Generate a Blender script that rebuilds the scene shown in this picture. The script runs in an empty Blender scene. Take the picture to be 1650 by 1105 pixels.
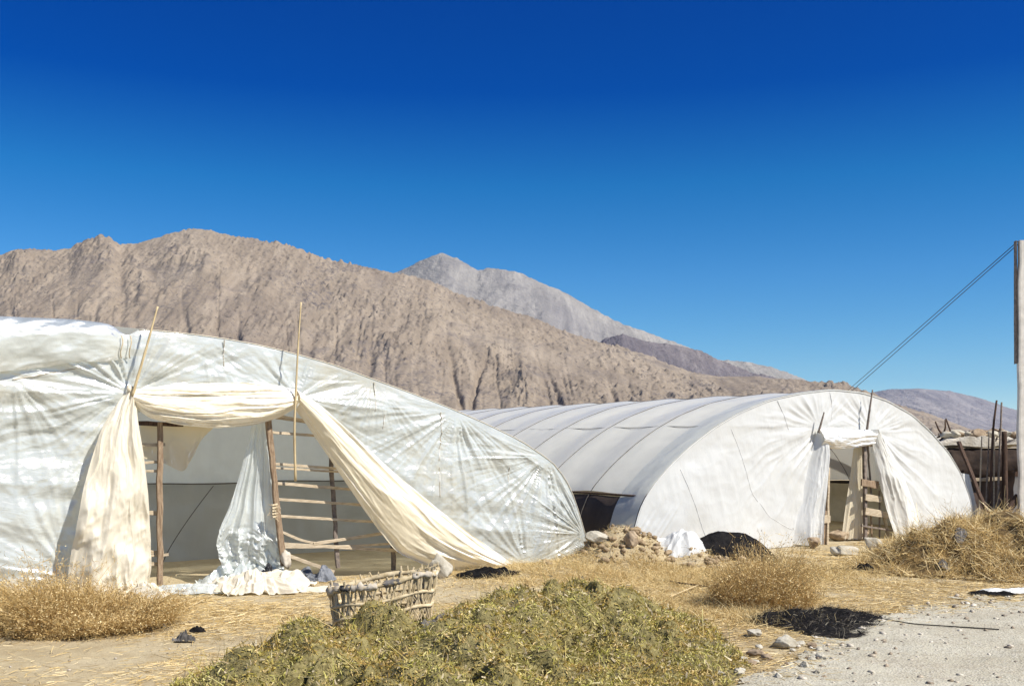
import bpy, bmesh, math, random
import numpy as np
from mathutils import Vector

random.seed(7)
rng = np.random.default_rng(7)
S = bpy.context.scene
COL = S.collection

# ------------------------------------------------------------------ camera
EYE = 1.75
FPX = 1604.17
HORIZ = 715.0
cam = bpy.data.cameras.new('camera'); co = bpy.data.objects.new('camera', cam); COL.objects.link(co)
co.location = (0, 0, EYE); co.rotation_euler = (math.radians(90), 0, 0)
cam.lens = 35; cam.sensor_width = 36; cam.sensor_fit = 'HORIZONTAL'
cam.shift_y = (HORIZ - 552.5) / 1650.0
cam.clip_start = 0.1; cam.clip_end = 30000
S.camera = co

# ------------------------------------------------------------------ sky and sun
SUN_EL = math.radians(47)
SUN_H = Vector((0.86, -0.51)).normalized()
w = bpy.data.worlds.new('World'); S.world = w; w.use_nodes = True
wn = w.node_tree.nodes; wl = w.node_tree.links
bg = wn['Background']
sky = wn.new('ShaderNodeTexSky'); sky.sky_type = 'NISHITA'; sky.sun_disc = False
sky.sun_elevation = SUN_EL
sky.sun_rotation = math.atan2(SUN_H.x, SUN_H.y)
sky.altitude = 3800; sky.air_density = 1.0; sky.dust_density = 0.0; sky.ozone_density = 5.0
hs = wn.new('ShaderNodeHueSaturation'); hs.inputs['Saturation'].default_value = 1.22; hs.inputs['Hue'].default_value = 0.5
hs.inputs['Value'].default_value = 1.0
wl.new(sky.outputs[0], hs.inputs['Color'])
# thin high-altitude air: the sky deepens upward; zenith above the frame brightened as added fill
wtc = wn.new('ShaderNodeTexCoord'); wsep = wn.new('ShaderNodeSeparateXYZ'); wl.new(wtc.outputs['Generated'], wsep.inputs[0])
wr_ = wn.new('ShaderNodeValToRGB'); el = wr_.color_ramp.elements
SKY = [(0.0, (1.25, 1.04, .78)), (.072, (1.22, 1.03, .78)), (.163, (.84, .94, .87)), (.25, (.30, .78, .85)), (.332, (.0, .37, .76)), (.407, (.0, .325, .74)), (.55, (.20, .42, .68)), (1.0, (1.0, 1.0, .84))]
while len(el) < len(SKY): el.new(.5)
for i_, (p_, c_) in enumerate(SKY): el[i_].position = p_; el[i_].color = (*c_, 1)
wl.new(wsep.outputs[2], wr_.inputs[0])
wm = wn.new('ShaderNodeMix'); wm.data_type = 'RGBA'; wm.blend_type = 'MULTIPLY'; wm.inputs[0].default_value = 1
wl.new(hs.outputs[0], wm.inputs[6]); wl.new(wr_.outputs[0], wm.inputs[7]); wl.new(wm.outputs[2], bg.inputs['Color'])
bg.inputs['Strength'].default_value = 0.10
sl = bpy.data.lights.new('sun', 'SUN'); so = bpy.data.objects.new('sun', sl); COL.objects.link(so)
sl.energy = 4.6; sl.angle = math.radians(0.5); sl.color = (1.0, 0.95, 0.87)
sd = Vector((SUN_H.x * math.cos(SUN_EL), SUN_H.y * math.cos(SUN_EL), math.sin(SUN_EL)))
so.rotation_euler = sd.to_track_quat('Z', 'Y').to_euler(); so.location = (20, -5, 20)
S.view_settings.view_transform = 'Standard'; S.view_settings.look = 'None'
S.view_settings.exposure = 0.65; S.view_settings.gamma = 1
S.cycles.max_bounces = 8; S.cycles.diffuse_bounces = 4; S.cycles.transparent_max_bounces = 12
S.cycles.use_denoising = True; S.cycles.sample_clamp_indirect = 6

# ------------------------------------------------------------------ noise
def _h(ix, iy, seed):
    n = (ix.astype(np.int64) * 374761393 + iy.astype(np.int64) * 668265263 + seed * 1274126177) & 0xffffffff
    n = ((n ^ (n >> 13)) * 1274126177) & 0xffffffff
    n = ((n ^ (n >> 16)) * 2246822519) & 0xffffffff
    return ((n ^ (n >> 15)) & 0xffff) / 65535.0
def vn(x, y, seed=0):
    x = np.asarray(x, float); y = np.asarray(y, float)
    x, y = np.broadcast_arrays(x, y)
    ix = np.floor(x); iy = np.floor(y); fx = x - ix; fy = y - iy
    fx = fx * fx * fx * (fx * (fx * 6 - 15) + 10); fy = fy * fy * fy * (fy * (fy * 6 - 15) + 10)
    a = _h(ix, iy, seed); b = _h(ix + 1, iy, seed); c = _h(ix, iy + 1, seed); d = _h(ix + 1, iy + 1, seed)
    return (a * (1 - fx) + b * fx) * (1 - fy) + (c * (1 - fx) + d * fx) * fy
def fbm(x, y, seed=0, o=4, g=0.5):
    t = 0; a = 1; s = 0
    for k in range(o):
        t = t + a * (vn(x * 2 ** k + 17.3 * k, y * 2 ** k - 9.1 * k, seed + k) * 2 - 1); s += a; a *= g
    return t / s
def ridged(x, y, seed=0, o=4, g=0.5):
    t = 0; a = 1; s = 0
    for k in range(o):
        t = t + a * (1 - np.abs(vn(x * 2 ** k + 11.7 * k, y * 2 ** k + 5.3 * k, seed + k) * 2 - 1)); s += a; a *= g
    return t / s
def sst(a, b, x):
    t = np.clip((np.asarray(x, float) - a) / (b - a), 0, 1); return t * t * (3 - 2 * t)

# ------------------------------------------------------------------ pixel geometry (only to find real places)
def ray(x, y): return np.array([(x - 825) / FPX, 1.0, (HORIZ - y) / FPX])
def gp(x, y, z=0.0):
    d = (EYE - z) * FPX / (y - HORIZ); return np.array([(x - 825) / FPX * d, d, z])
def at(x, y, d):
    r = ray(x, y) * d; return np.array([r[0], r[1], r[2] + EYE])
TH = math.radians(34)
U = np.array([math.cos(TH), math.sin(TH), 0]); N = np.array([math.sin(TH), -math.cos(TH), 0])
A = -N; Z = np.array([0, 0, 1.0])
O1 = np.array([-4.13, 11.7, 0]); O2 = np.array([1.824, 15.0, 0])
def fp(O, x, y, off=0.0):
    r = ray(x, y); d = (off + O @ N) / (r @ N) - 0.0
    d = (off + (O - np.array([0, 0, EYE])) @ N) / (r @ N)
    return r * d + np.array([0, 0, EYE])
def tz(O, x, y, off=0.0):
    p = fp(O, x, y, off); return float((p - O) @ U), float(p[2])
def loc(O, t, z, w=0.0): return O + U * t + A * w + Z * z

# ------------------------------------------------------------------ mesh helpers
def mesh(name, V, F, mat, parent=None, smooth=False, world=True):
    V = np.asarray(V, float).reshape(-1, 3)
    o_ = np.zeros(3)
    if parent is None:
        o_ = np.array([V[:, 0].mean(), V[:, 1].mean(), V[:, 2].min()])
    V = V - o_
    me = bpy.data.meshes.new(name)
    if isinstance(F, np.ndarray):
        k = F.shape[1]; n = len(F)
        me.vertices.add(len(V)); me.vertices.foreach_set('co', V.astype(np.float32).ravel())
        me.loops.add(n * k); me.loops.foreach_set('vertex_index', F.astype(np.int32).ravel())
        me.polygons.add(n); me.polygons.foreach_set('loop_start', np.arange(0, n * k, k, dtype=np.int32))
        me.update(calc_edges=True); me.validate()
    else:
        me.from_pydata([tuple(v) for v in V], [], [tuple(f) for f in F]); me.update()
    if smooth: me.polygons.foreach_set('use_smooth', np.ones(len(me.polygons), dtype=bool))
    me.materials.append(mat)
    o = bpy.data.objects.new(name, me); COL.objects.link(o)
    if parent is not None:
        o.parent = parent
        p = parent; off = Vector((0, 0, 0))
        while p is not None: off += p.location; p = p.parent
        o.location = -off
    else:
        o.location = o_
    return o
def tag(o, label, cat, group=None, kind=None):
    if label: o['label'] = label
    if cat: o['category'] = cat
    if group: o['group'] = group
    if kind: o['kind'] = kind
    return o
def struct(o): o['kind'] = 'structure'; return o
def thing(name, p, label, cat, group=None):
    o = bpy.data.objects.new(name, None); COL.objects.link(o); o.location = tuple(float(c) for c in p)
    o.empty_display_size = 0.3
    return tag(o, label, cat, group)
def grid(name, P, mat, parent=None, smooth=True, mask=None):
    nu, nv = P.shape[:2]
    i = np.arange(nu * nv).reshape(nu, nv)
    F = np.stack([i[:-1, :-1], i[1:, :-1], i[1:, 1:], i[:-1, 1:]], -1)
    F = F[mask] if mask is not None else F.reshape(-1, 4)
    V = P.reshape(-1, 3)
    if mask is not None:
        used = np.unique(F); m = np.full(len(V), -1); m[used] = np.arange(len(used)); V = V[used]; F = m[F]
    return mesh(name, V, F.reshape(-1, 4), mat, parent, smooth)
class MB:
    def __init__(s): s.v = []; s.f = []; s.n = 0
    def add(s, V, F):
        V = np.asarray(V, float); s.v.append(V); s.f += [tuple(int(k) + s.n for k in f) for f in F]; s.n += len(V)
    def tube(s, pts, r, n=7, jit=0.0):
        pts = np.asarray(pts, float); m = len(pts); r = np.broadcast_to(np.asarray(r, float), (m,))
        T = np.gradient(pts, axis=0); T /= np.linalg.norm(T, axis=1)[:, None] + 1e-9
        ref = np.array([0, 0, 1.0]) if abs(T[:, 2]).mean() < .8 else np.array([1.0, 0, 0])
        a = np.cross(T, ref); a /= np.linalg.norm(a, axis=1)[:, None]; b = np.cross(T, a)
        ang = np.linspace(0, 2 * math.pi, n, endpoint=False)
        R = r[:, None] * (1 + jit * rng.uniform(-1, 1, (m, n)))
        V = pts[:, None] + R[..., None] * (np.cos(ang)[None, :, None] * a[:, None] + np.sin(ang)[None, :, None] * b[:, None])
        F = []
        for i in range(m - 1):
            for j in range(n):
                F.append((i * n + j, i * n + (j + 1) % n, (i + 1) * n + (j + 1) % n, (i + 1) * n + j))
        F.append(tuple(range(n))[::-1]); F.append(tuple((m - 1) * n + j for j in range(n)))
        s.add(V.reshape(-1, 3), F)
    def beam(s, p0, p1, wd, th, side, nseg=6, jit=0.004, bow=None):
        """plank from p0 to p1; wd along 'side', th across"""
        p0 = np.asarray(p0, float); p1 = np.asarray(p1, float); T = (p1 - p0) / np.linalg.norm(p1 - p0)
        side = np.asarray(side, float); side = side - T * (side @ T); side /= np.linalg.norm(side); up = np.cross(T, side)
        V = []; F = []
        for i in range(nseg + 1):
            k = i / nseg; c = p0 + (p1 - p0) * k + rng.normal(0, jit, 3) * 0.7
            if bow is not None: c = c + np.asarray(bow) * math.sin(math.pi * k)
            ww = wd * (1 + rng.uniform(-.12, .12)); tt = th * (1 + rng.uniform(-.1, .1)); b = .18
            for (x, y) in ((-1, -1 + b), (-1 + b, -1), (1 - b, -1), (1, -1 + b), (1, 1 - b), (1 - b, 1), (-1 + b, 1), (-1, 1 - b)):
                V.append(c + side * x * ww / 2 + up * y * tt / 2)
        n = 8
        for i in range(nseg):
            for j in range(n): F.append((i * n + j, i * n + (j + 1) % n, (i + 1) * n + (j + 1) % n, (i + 1) * n + j))
        F.append(tuple(range(n))[::-1]); F.append(tuple(nseg * n + j for j in range(n)))
        s.add(V, F)
    def build(s, name, mat, parent=None, smooth=False):
        return mesh(name, np.concatenate(s.v), s.f, mat, parent, smooth)
def resample(pts, n, smooth=True):
    pts = np.asarray(pts, float)
    d = np.r_[0, np.cumsum(np.linalg.norm(np.diff(pts, axis=0), axis=1))]
    s = np.linspace(0, d[-1], n * 4 if smooth else n)
    R = np.stack([np.interp(s, d, pts[:, k]) for k in range(pts.shape[1])], 1)
    if smooth:
        k = max(3, (n * 4) // max(3, len(pts)) | 1)
        ker = np.hanning(k + 2)[1:-1]; ker /= ker.sum(); h = k // 2
        E = np.concatenate([2 * R[0] - R[1:h + 1][::-1], R, 2 * R[-1] - R[-h - 1:-1][::-1]]) if h > 0 else R
        R2 = np.stack([np.convolve(E[:, c], ker, 'valid') for c in range(R.shape[1])], 1)[:len(R)]
        R2[0] = R[0]; R2[-1] = R[-1]
        d = np.r_[0, np.cumsum(np.linalg.norm(np.diff(R2, axis=0), axis=1))]; s = np.linspace(0, d[-1], n)
        R = np.stack([np.interp(s, d, R2[:, k]) for k in range(R2.shape[1])], 1)
    return R
def blades(P, D, L, W, B, seg=2, taper=0.8):
    """thin curved strips: base P, direction D, length L, width W, bend B"""
    n = len(P); s = np.linspace(0, 1, seg + 1)
    c = P[:, None] + D[:, None] * (L[:, None] * s)[..., None] + B[:, None] * (L[:, None] * s ** 2)[..., None]
    R = rng.normal(size=(n, 3)); sd_ = np.cross(D, R); sd_ /= np.linalg.norm(sd_, axis=1)[:, None] + 1e-9
    hw = (W[:, None] * 0.5 * (1 - taper * s))[..., None] * sd_[:, None]
    V = np.stack([c - hw, c + hw], 2).reshape(-1, 3)
    b = (np.arange(n) * (seg + 1) * 2)[:, None] + (np.arange(seg) * 2)[None]
    F = np.stack([b, b + 1, b + 3, b + 2], -1).reshape(-1, 4)
    return V, F
def unit(v): return v / (np.linalg.norm(v, axis=-1, keepdims=True) + 1e-9)
def rock_vf(sub=3, seed=0, scale=(1, 1, 1), rough=0.25, angular=0.5):
    bm = bmesh.new(); bmesh.ops.create_icosphere(bm, subdivisions=sub, radius=1)
    V = np.array([v.co[:] for v in bm.verts]); F = [tuple(v.index for v in f.verts) for f in bm.faces]; bm.free()
    r = np.random.default_rng(seed)
    for k in range(int(20 * angular) + 2):          # chop facets
        d = unit(r.normal(size=3)); m = r.uniform(.5, .8); q = V @ d; ex = np.maximum(q - m, 0); V = V - ex[:, None] * d * 0.92
    nz = fbm(V[:, 0] * 2 + V[:, 2] * 1.7 + seed, V[:, 1] * 2 - V[:, 2] * 1.3, seed, 4)
    V = V * (1 + rough * nz[:, None]) * np.asarray(scale)
    return V, F

# ------------------------------------------------------------------ materials
class NT:
    def __init__(s, name):
        s.m = bpy.data.materials.new(name); s.m.use_nodes = True; s.t = s.m.node_tree; s.t.nodes.clear()
        s.out = s.n('ShaderNodeOutputMaterial'); s.tc = s.n('ShaderNodeTexCoord'); s.geo = s.n('ShaderNodeNewGeometry')
    def n(s, t, **k):
        nd = s.t.nodes.new(t)
        for a, b in k.items(): setattr(nd, a, b)
        return nd
    def l(s, a, b): s.t.links.new(a, b)
    def mp(s, scale=(1, 1, 1), rot=(0, 0, 0), coord=None):
        m = s.n('ShaderNodeMapping'); m.inputs['Scale'].default_value = scale; m.inputs['Rotation'].default_value = rot
        s.l(coord or s.geo.outputs['Position'], m.inputs[0]); return m.outputs[0]
    def noise(s, sc, det=5, rough=.55, v=None, dist=0):
        nd = s.n('ShaderNodeTexNoise'); nd.inputs['Scale'].default_value = sc; nd.inputs['Detail'].default_value = det
        nd.inputs['Roughness'].default_value = rough; nd.inputs['Distortion'].default_value = dist
        s.l(v or s.geo.outputs['Position'], nd.inputs['Vector']); return nd.outputs['Fac']
    def vor(s, sc, v=None, out='Distance', feat='F1'):
        nd = s.n('ShaderNodeTexVoronoi'); nd.feature = feat; nd.inputs['Scale'].default_value = sc
        s.l(v or s.geo.outputs['Position'], nd.inputs['Vector']); return nd.outputs[out]
    def ramp(s, fac, stops):
        r = s.n('ShaderNodeValToRGB'); e = r.color_ramp.elements
        while len(e) < len(stops): e.new(.5)
        for i, (p, c) in enumerate(stops): e[i].position = p; e[i].color = (*c, 1) if len(c) == 3 else c
        s.l(fac, r.inputs[0]); return r.outputs[0]
    def fr(s, fac, a, b):
        m = s.n('ShaderNodeMapRange'); m.inputs['From Min'].default_value = a; m.inputs['From Max'].default_value = b
        s.l(fac, m.inputs[0]); return m.outputs[0]
    def mix(s, fac, a, b, mode='MIX'):
        m = s.n('ShaderNodeMix', data_type='RGBA', blend_type=mode)
        for i, x in ((0, fac), (6, a), (7, b)):
            if isinstance(x, (int, float)): m.inputs[i].default_value = x
            elif isinstance(x, tuple): m.inputs[i].default_value = (*x, 1)
            else: s.l(x, m.inputs[i])
        return m.outputs[2]
    def math(s, op, a, b=0.0):
        m = s.n('ShaderNodeMath', operation=op)
        for i, x in ((0, a), (1, b)):
            if isinstance(x, (int, float)): m.inputs[i].default_value = x
            else: s.l(x, m.inputs[i])
        return m.outputs[0]
    def bump(s, h, strength, dist, nrm=None):
        b = s.n('ShaderNodeBump'); b.inputs['Strength'].default_value = strength; b.inputs['Distance'].default_value = dist
        s.l(h, b.inputs['Height'])
        if nrm is not None: s.l(nrm, b.inputs['Normal'])
        return b.outputs[0]
    def pbr(s, col, rough=.8, nrm=None, spec=.3, metal=0.0):
        p = s.n('ShaderNodeBsdfPrincipled')
        if isinstance(col, tuple): p.inputs['Base Color'].default_value = (*col, 1)
        else: s.l(col, p.inputs['Base Color'])
        p.inputs['Roughness'].default_value = rough; p.inputs['Specular IOR Level'].default_value = spec; p.inputs['Metallic'].default_value = metal
        if nrm is not None: s.l(nrm, p.inputs['Normal'])
        s.l(p.outputs[0], s.out.inputs[0]); return s.m

def m_simple(name, c1, c2, sc=6, rough=.85, bump=.4, bd=.01, bsc=30, spec=.25, stretch=None, lo=.35, hi=.65):
    t = NT(name); v = t.mp(stretch) if stretch else None
    col = t.ramp(t.noise(sc, 6, .6, v), [(lo, c1), (hi, c2)])
    return t.pbr(col, rough, t.bump(t.noise(bsc, 5, .6, v), bump, bd), spec)
def m_strand(name, cols, rough=.7, transl=.25):
    t = NT(name)
    n_ = len(cols)
    col = t.ramp(t.geo.outputs['Random Per Island'], [(i / (n_ - 1), c) for i, c in enumerate(cols)])
    d = t.n('ShaderNodeBsdfDiffuse'); tr = t.n('ShaderNodeBsdfTranslucent'); t.l(col, d.inputs[0]); t.l(col, tr.inputs[0])
    m = t.n('ShaderNodeMixShader'); m.inputs[0].default_value = transl; t.l(d.outputs[0], m.inputs[1]); t.l(tr.outputs[0], m.inputs[2])
    g = t.n('ShaderNodeBsdfGlossy'); g.inputs['Roughness'].default_value = .5; g.inputs[0].default_value = (.9, .85, .7, 1)
    m2 = t.n('ShaderNodeMixShader'); m2.inputs[0].default_value = .05; t.l(m.outputs[0], m2.inputs[1]); t.l(g.outputs[0], m2.inputs[2])
    t.l(m2.outputs[0], t.out.inputs[0]); return t.m
def m_film(name, c, stain=(.55, .45, .25), stain_amt=.25, transl=.4, gloss=.1, rough=.3, transp=0.0, bump=.3, bsc=9, bdist=.02, stretch=(1, 1, 1), streak=0.0):
    t = NT(name)
    n1 = t.noise(.9, 5, .62); n2 = t.noise(5, 5, .6, t.mp((1, 1, .35)))
    f = t.math('MULTIPLY', t.fr(n1, .5, .68), stain_amt)
    col = t.mix(f, c, stain)
    c2 = tuple(x * .86 for x in c)
    col = t.mix(t.math('MULTIPLY', t.fr(n2, .4, .75), .5), col, c2)
    b1 = t.noise(bsc, 4, .5, t.mp(stretch), .6)
    b2 = t.noise(bsc * 3.2, 3, .5, t.mp(stretch), .8)
    nr = t.bump(b1, bump, bdist); nr = t.bump(b2, bump * .8, bdist * .35, nr)
    d = t.n('ShaderNodeBsdfDiffuse'); tr = t.n('ShaderNodeBsdfTranslucent'); g = t.n('ShaderNodeBsdfGlossy')
    t.l(col, d.inputs[0]); t.l(col, tr.inputs[0]); g.inputs['Roughness'].default_value = rough; g.inputs[0].default_value = (1, 1, 1, 1)
    for k in (d, tr, g): t.l(nr, k.inputs['Normal'])
    m = t.n('ShaderNodeMixShader'); m.inputs[0].default_value = transl; t.l(d.outputs[0], m.inputs[1]); t.l(tr.outputs[0], m.inputs[2])
    lw = t.n('ShaderNodeFresnel'); lw.inputs['IOR'].default_value = 1.45; t.l(nr, lw.inputs['Normal'])
    gf = t.math('ADD', t.math('MULTIPLY', lw.outputs[0], .6), gloss)
    m2 = t.n('ShaderNodeMixShader'); t.l(gf, m2.inputs[0]); t.l(m.outputs[0], m2.inputs[1]); t.l(g.outputs[0], m2.inputs[2])
    last = m2
    if transp > 0:
        tp = t.n('ShaderNodeBsdfTransparent'); m3 = t.n('ShaderNodeMixShader'); tp.inputs[0].default_value = (.93, .97, .95, 1)
        t.l(t.math('MULTIPLY', t.fr(t.noise(2.2, 4, .6), .3, .7), transp), m3.inputs[0]); t.l(m2.outputs[0], m3.inputs[1]); t.l(tp.outputs[0], m3.inputs[2]); last = m3
    t.l(last.outputs[0], t.out.inputs[0]); return t.m

M = {}
M['film_old'] = m_film('crumpled_film', (.80, .835, .79), (.68, .54, .27), .36, transl=.38, gloss=.11, rough=.24, transp=.30, bump=.30, bsc=3.6, bdist=.05, stretch=(.8, .8, 2.0))
M['film_roof1'] = m_film('old_roof_film', (.88, .90, .86), (.70, .58, .36), .2, transl=.55, gloss=.08, rough=.3, transp=.06, bump=.35, bsc=3, bdist=.03)
M['film_white'] = m_film('white_film', (.70, .705, .68), (.58, .55, .46), .25, transl=.22, gloss=.03, rough=.45, bump=.25, bsc=4, bdist=.03, stretch=(1, 1, .6))
M['film_roof2'] = m_film('grey_roof_film', (.96, .95, .855), (.78, .75, .62), .14, transl=.42, gloss=.04, rough=.4, bump=.12, bsc=3, bdist=.02)
M['film_pale'] = m_film('pale_curtain_film', (.82, .86, .83), (.6, .55, .4), .1, transl=.4, gloss=.1, rough=.25, transp=.28, bump=.4, bsc=9, bdist=.02)
M['cream'] = m_film('cream_curtain', (.82, .73, .54), (.66, .52, .28), .3, transl=.28, gloss=.015, rough=.5, bump=.34, bsc=9, bdist=.014)
M['cream2'] = m_film('pale_cream_curtain', (.84, .77, .62), (.66, .54, .34), .25, transl=.28, gloss=.015, rough=.5, bump=.34, bsc=9, bdist=.014)
M['cream3'] = m_film('offwhite_curtain', (.80, .785, .72), (.62, .54, .4), .2, transl=.25, gloss=.015, rough=.5, bump=.34, bsc=9, bdist=.014)
M['band'] = m_simple('dark_base_cloth', (.050, .036, .030), (.085, .064, .052), 3, .7, .3, .01, 20, stretch=(1, 1, .3))
M['band_old'] = m_simple('olive_base_film', (.20, .195, .15), (.30, .29, .23), 3, .6, .3, .01, 20)
M['lining'] = m_simple('earth_lining', (.58, .55, .45), (.70, .66, .55), 3, .9, .4, .02, 12)
M['band_light'] = m_simple('grey_base_film', (.20, .17, .15), (.30, .27, .24), 3, .6, .3, .01, 20)
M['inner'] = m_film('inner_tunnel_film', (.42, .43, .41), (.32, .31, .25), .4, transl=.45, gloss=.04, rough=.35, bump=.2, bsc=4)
M['inner_end'] = m_film('inner_end_film', (.62, .63, .58), (.4, .38, .3), .35, transl=.5, gloss=.05, rough=.3, bump=.4, bsc=4)
M['part'] = m_film('partition_film', (.80, .85, .86), (.6, .58, .5), .15, transl=.55, gloss=.05, rough=.3, transp=.10, bump=.35, bsc=3)
M['wood'] = m_simple('weathered_wood', (.17, .11, .065), (.36, .27, .18), 18, .85, .6, .006, 60, stretch=(4, 4, .5))
M['slat'] = m_simple('split_bamboo_slat', (.33, .26, .17), (.55, .46, .33), 14, .75, .5, .004, 60, stretch=(.7, .7, 5))
M['bamboo'] = m_simple('dry_bamboo', (.42, .32, .17), (.60, .48, .28), 10, .6, .3, .003, 50, stretch=(3, 3, .6))
M['dark_wood'] = m_simple('dark_old_wood', (.035, .022, .016), (.10, .06, .04), 12, .85, .5, .006, 50, stretch=(4, 4, .5))
M['grey_stick'] = m_simple('grey_stick', (.12, .10, .085), (.26, .21, .17), 15, .85, .4, .004, 50)
M['hoop'] = m_simple('hoop_rod', (.06, .055, .048), (.12, .105, .09), 8, .7, .2, .003, 40)
M['line'] = m_simple('pale_rope', (.45, .36, .22), (.65, .56, .40), 30, .9, .6, .004, 90)
M['wire'] = m_simple('black_wire', (.02, .02, .022), (.03, .03, .03), 10, .5, .1, .001, 20)
M['concrete'] = m_simple('pole_concrete', (.52, .49, .43), (.68, .64, .57), 7, .9, .4, .006, 40)
M['black'] = m_simple('black_felt', (.006, .006, .007), (.020, .018, .017), 12, .95, .8, .02, 45, spec=.1)
M['blackbag'] = m_simple('black_plastic', (.012, .012, .014), (.03, .03, .034), 5, .32, .7, .02, 18, spec=.5)
M['greybag'] = m_simple('grey_sack', (.10, .11, .125), (.20, .21, .235), 6, .5, .7, .02, 25, spec=.4)
M['rock'] = m_simple('pale_stone', (.33, .295, .225), (.52, .485, .40), 7, .9, .7, .012, 28)
M['rock2'] = m_simple('brown_stone', (.22, .16, .105), (.40, .31, .21), 9, .9, .7, .012, 28)
M['earth'] = m_simple('dry_earth', (.24, .17, .10), (.42, .32, .20), 8, .95, 1.0, .02, 30)
M['straw'] = m_strand('straw', [(.42, .28, .10), (.58, .42, .17), (.72, .56, .28), (.82, .68, .40), (.50, .35, .14)], transl=.12)
M['grass'] = m_strand('dry_grass', [(.46, .32, .12), (.64, .48, .22), (.80, .66, .36), (.54, .39, .16)])
M['brush'] = m_strand('dry_brush', [(.32, .20, .07), (.52, .36, .14), (.68, .50, .23), (.44, .28, .10)])
M['hay'] = m_strand('green_hay', [(.30, .26, .045), (.43, .40, .08), (.54, .48, .16), (.42, .31, .09), (.66, .58, .29), (.35, .35, .055), (.58, .46, .22), (.50, .475, .10), (.19, .145, .04)], transl=.22)
t_ = M['hay'].node_tree; _ramp = next(n for n in t_.nodes if n.type == 'VALTORGB')
_nz = t_.nodes.new('ShaderNodeTexNoise'); _nz.inputs['Scale'].default_value = 2.6; _nz.inputs['Detail'].default_value = 4
_g = t_.nodes.new('ShaderNodeNewGeometry'); t_.links.new(_g.outputs['Position'], _nz.inputs['Vector'])
_mr = t_.nodes.new('ShaderNodeMapRange'); _mr.inputs['From Min'].default_value = .44; _mr.inputs['From Max'].default_value = .58; t_.links.new(_nz.outputs['Fac'], _mr.inputs[0])
_mx = t_.nodes.new('ShaderNodeMix'); _mx.data_type = 'RGBA'; _mx.blend_type = 'MULTIPLY'; _mx.inputs[7].default_value = (.95, .78, .66, 1); t_.links.new(_mr.outputs[0], _mx.inputs[0]); t_.links.new(_ramp.outputs[0], _mx.inputs[6])
for l_ in list(_ramp.outputs[0].links):
    if l_.to_node != _mx: t_.links.new(_mx.outputs[2], l_.to_socket)
M['haybits'] = m_strand('pale_leaf_bits', [(.42, .33, .19), (.55, .47, .32), (.30, .21, .10), (.40, .36, .17)])
M['blackhair'] = m_strand('black_fibre', [(.006, .006, .006), (.018, .016, .015), (.045, .038, .032), (.09, .07, .055)], transl=.05)
M['mud'] = m_simple('heap_core', (.12, .10, .038), (.32, .27, .115), 16, .95, 1.0, .03, 40)
M['strawcore'] = m_simple('straw_core', (.05, .032, .014), (.30, .20, .08), 7, .95, 1.0, .03, 40)
M['wicker'] = m_simple('peeled_wicker', (.40, .31, .17), (.66, .55, .36), 14, .6, .4, .004, 70)
M['rag'] = m_simple('dirty_rag', (.34, .29, .22), (.64, .58, .48), 6, .9, .6, .01, 40)
M['ragdark'] = m_simple('grey_rag', (.06, .055, .05), (.19, .175, .16), 6, .8, .6, .01, 40)
M['whiteboard'] = m_simple('whitewash', (.60, .57, .52), (.76, .74, .70), 3, .8, .3, .006, 30)

# ground
t = NT('sandy_ground')
n1 = t.noise(.8, 6, .62); n2 = t.noise(7, 6, .65); n3 = t.noise(70, 3, .6)
c = t.ramp(n1, [(.32, (.31, .245, .145)), (.52, (.42, .345, .215)), (.70, (.50, .425, .285))])
c = t.mix(t.math('MULTIPLY', t.fr(n2, .45, .75), .55), c, (.27, .195, .11))
c = t.mix(t.math('MULTIPLY', t.fr(n3, .55, .75), .4), c, (.56, .47, .33))
nr = t.bump(n2, .5, .04); nr = t.bump(n3, .7, .012, nr)
M['ground'] = t.pbr(c, .95, nr, .15)
t = NT('pale_gravel')
n1 = t.noise(.7, 6, .6); n2 = t.noise(9, 6, .65); vr = t.vor(55); n3 = t.noise(90, 3, .6); vc = t.vor(55, out='Color')
c = t.ramp(n1, [(.3, (.36, .325, .24)), (.55, (.45, .42, .325)), (.75, (.53, .50, .40))])
rt = t.noise(1.1, 5, .6, t.mp((.35, 1.6, 1), (0, 0, .35)), .5)
c = t.mix(t.math('MULTIPLY', t.fr(rt, .50, .68), .55), c, (.36, .315, .235))
c = t.mix(t.math('MULTIPLY', t.fr(rt, .46, .32), .5), c, (.58, .555, .475))
c = t.mix(t.math('MULTIPLY', t.fr(n2, .5, .75), .4), c, (.34, .28, .20))
sp = t.n('ShaderNodeSeparateColor'); t.l(vc, sp.inputs[0])
c = t.mix(t.math('MULTIPLY', t.fr(sp.outputs[0], .6, 1.0), .45), c, (.54, .51, .45))
c = t.mix(t.math('MULTIPLY', t.fr(sp.outputs[1], .8, 1.0), .5), c, (.24, .19, .145))
nr = t.bump(n2, .5, .04); nr = t.bump(vr, .5, .012, nr); nr = t.bump(n3, .5, .006, nr)
M['road'] = t.pbr(c, .95, nr, .15)

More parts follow.
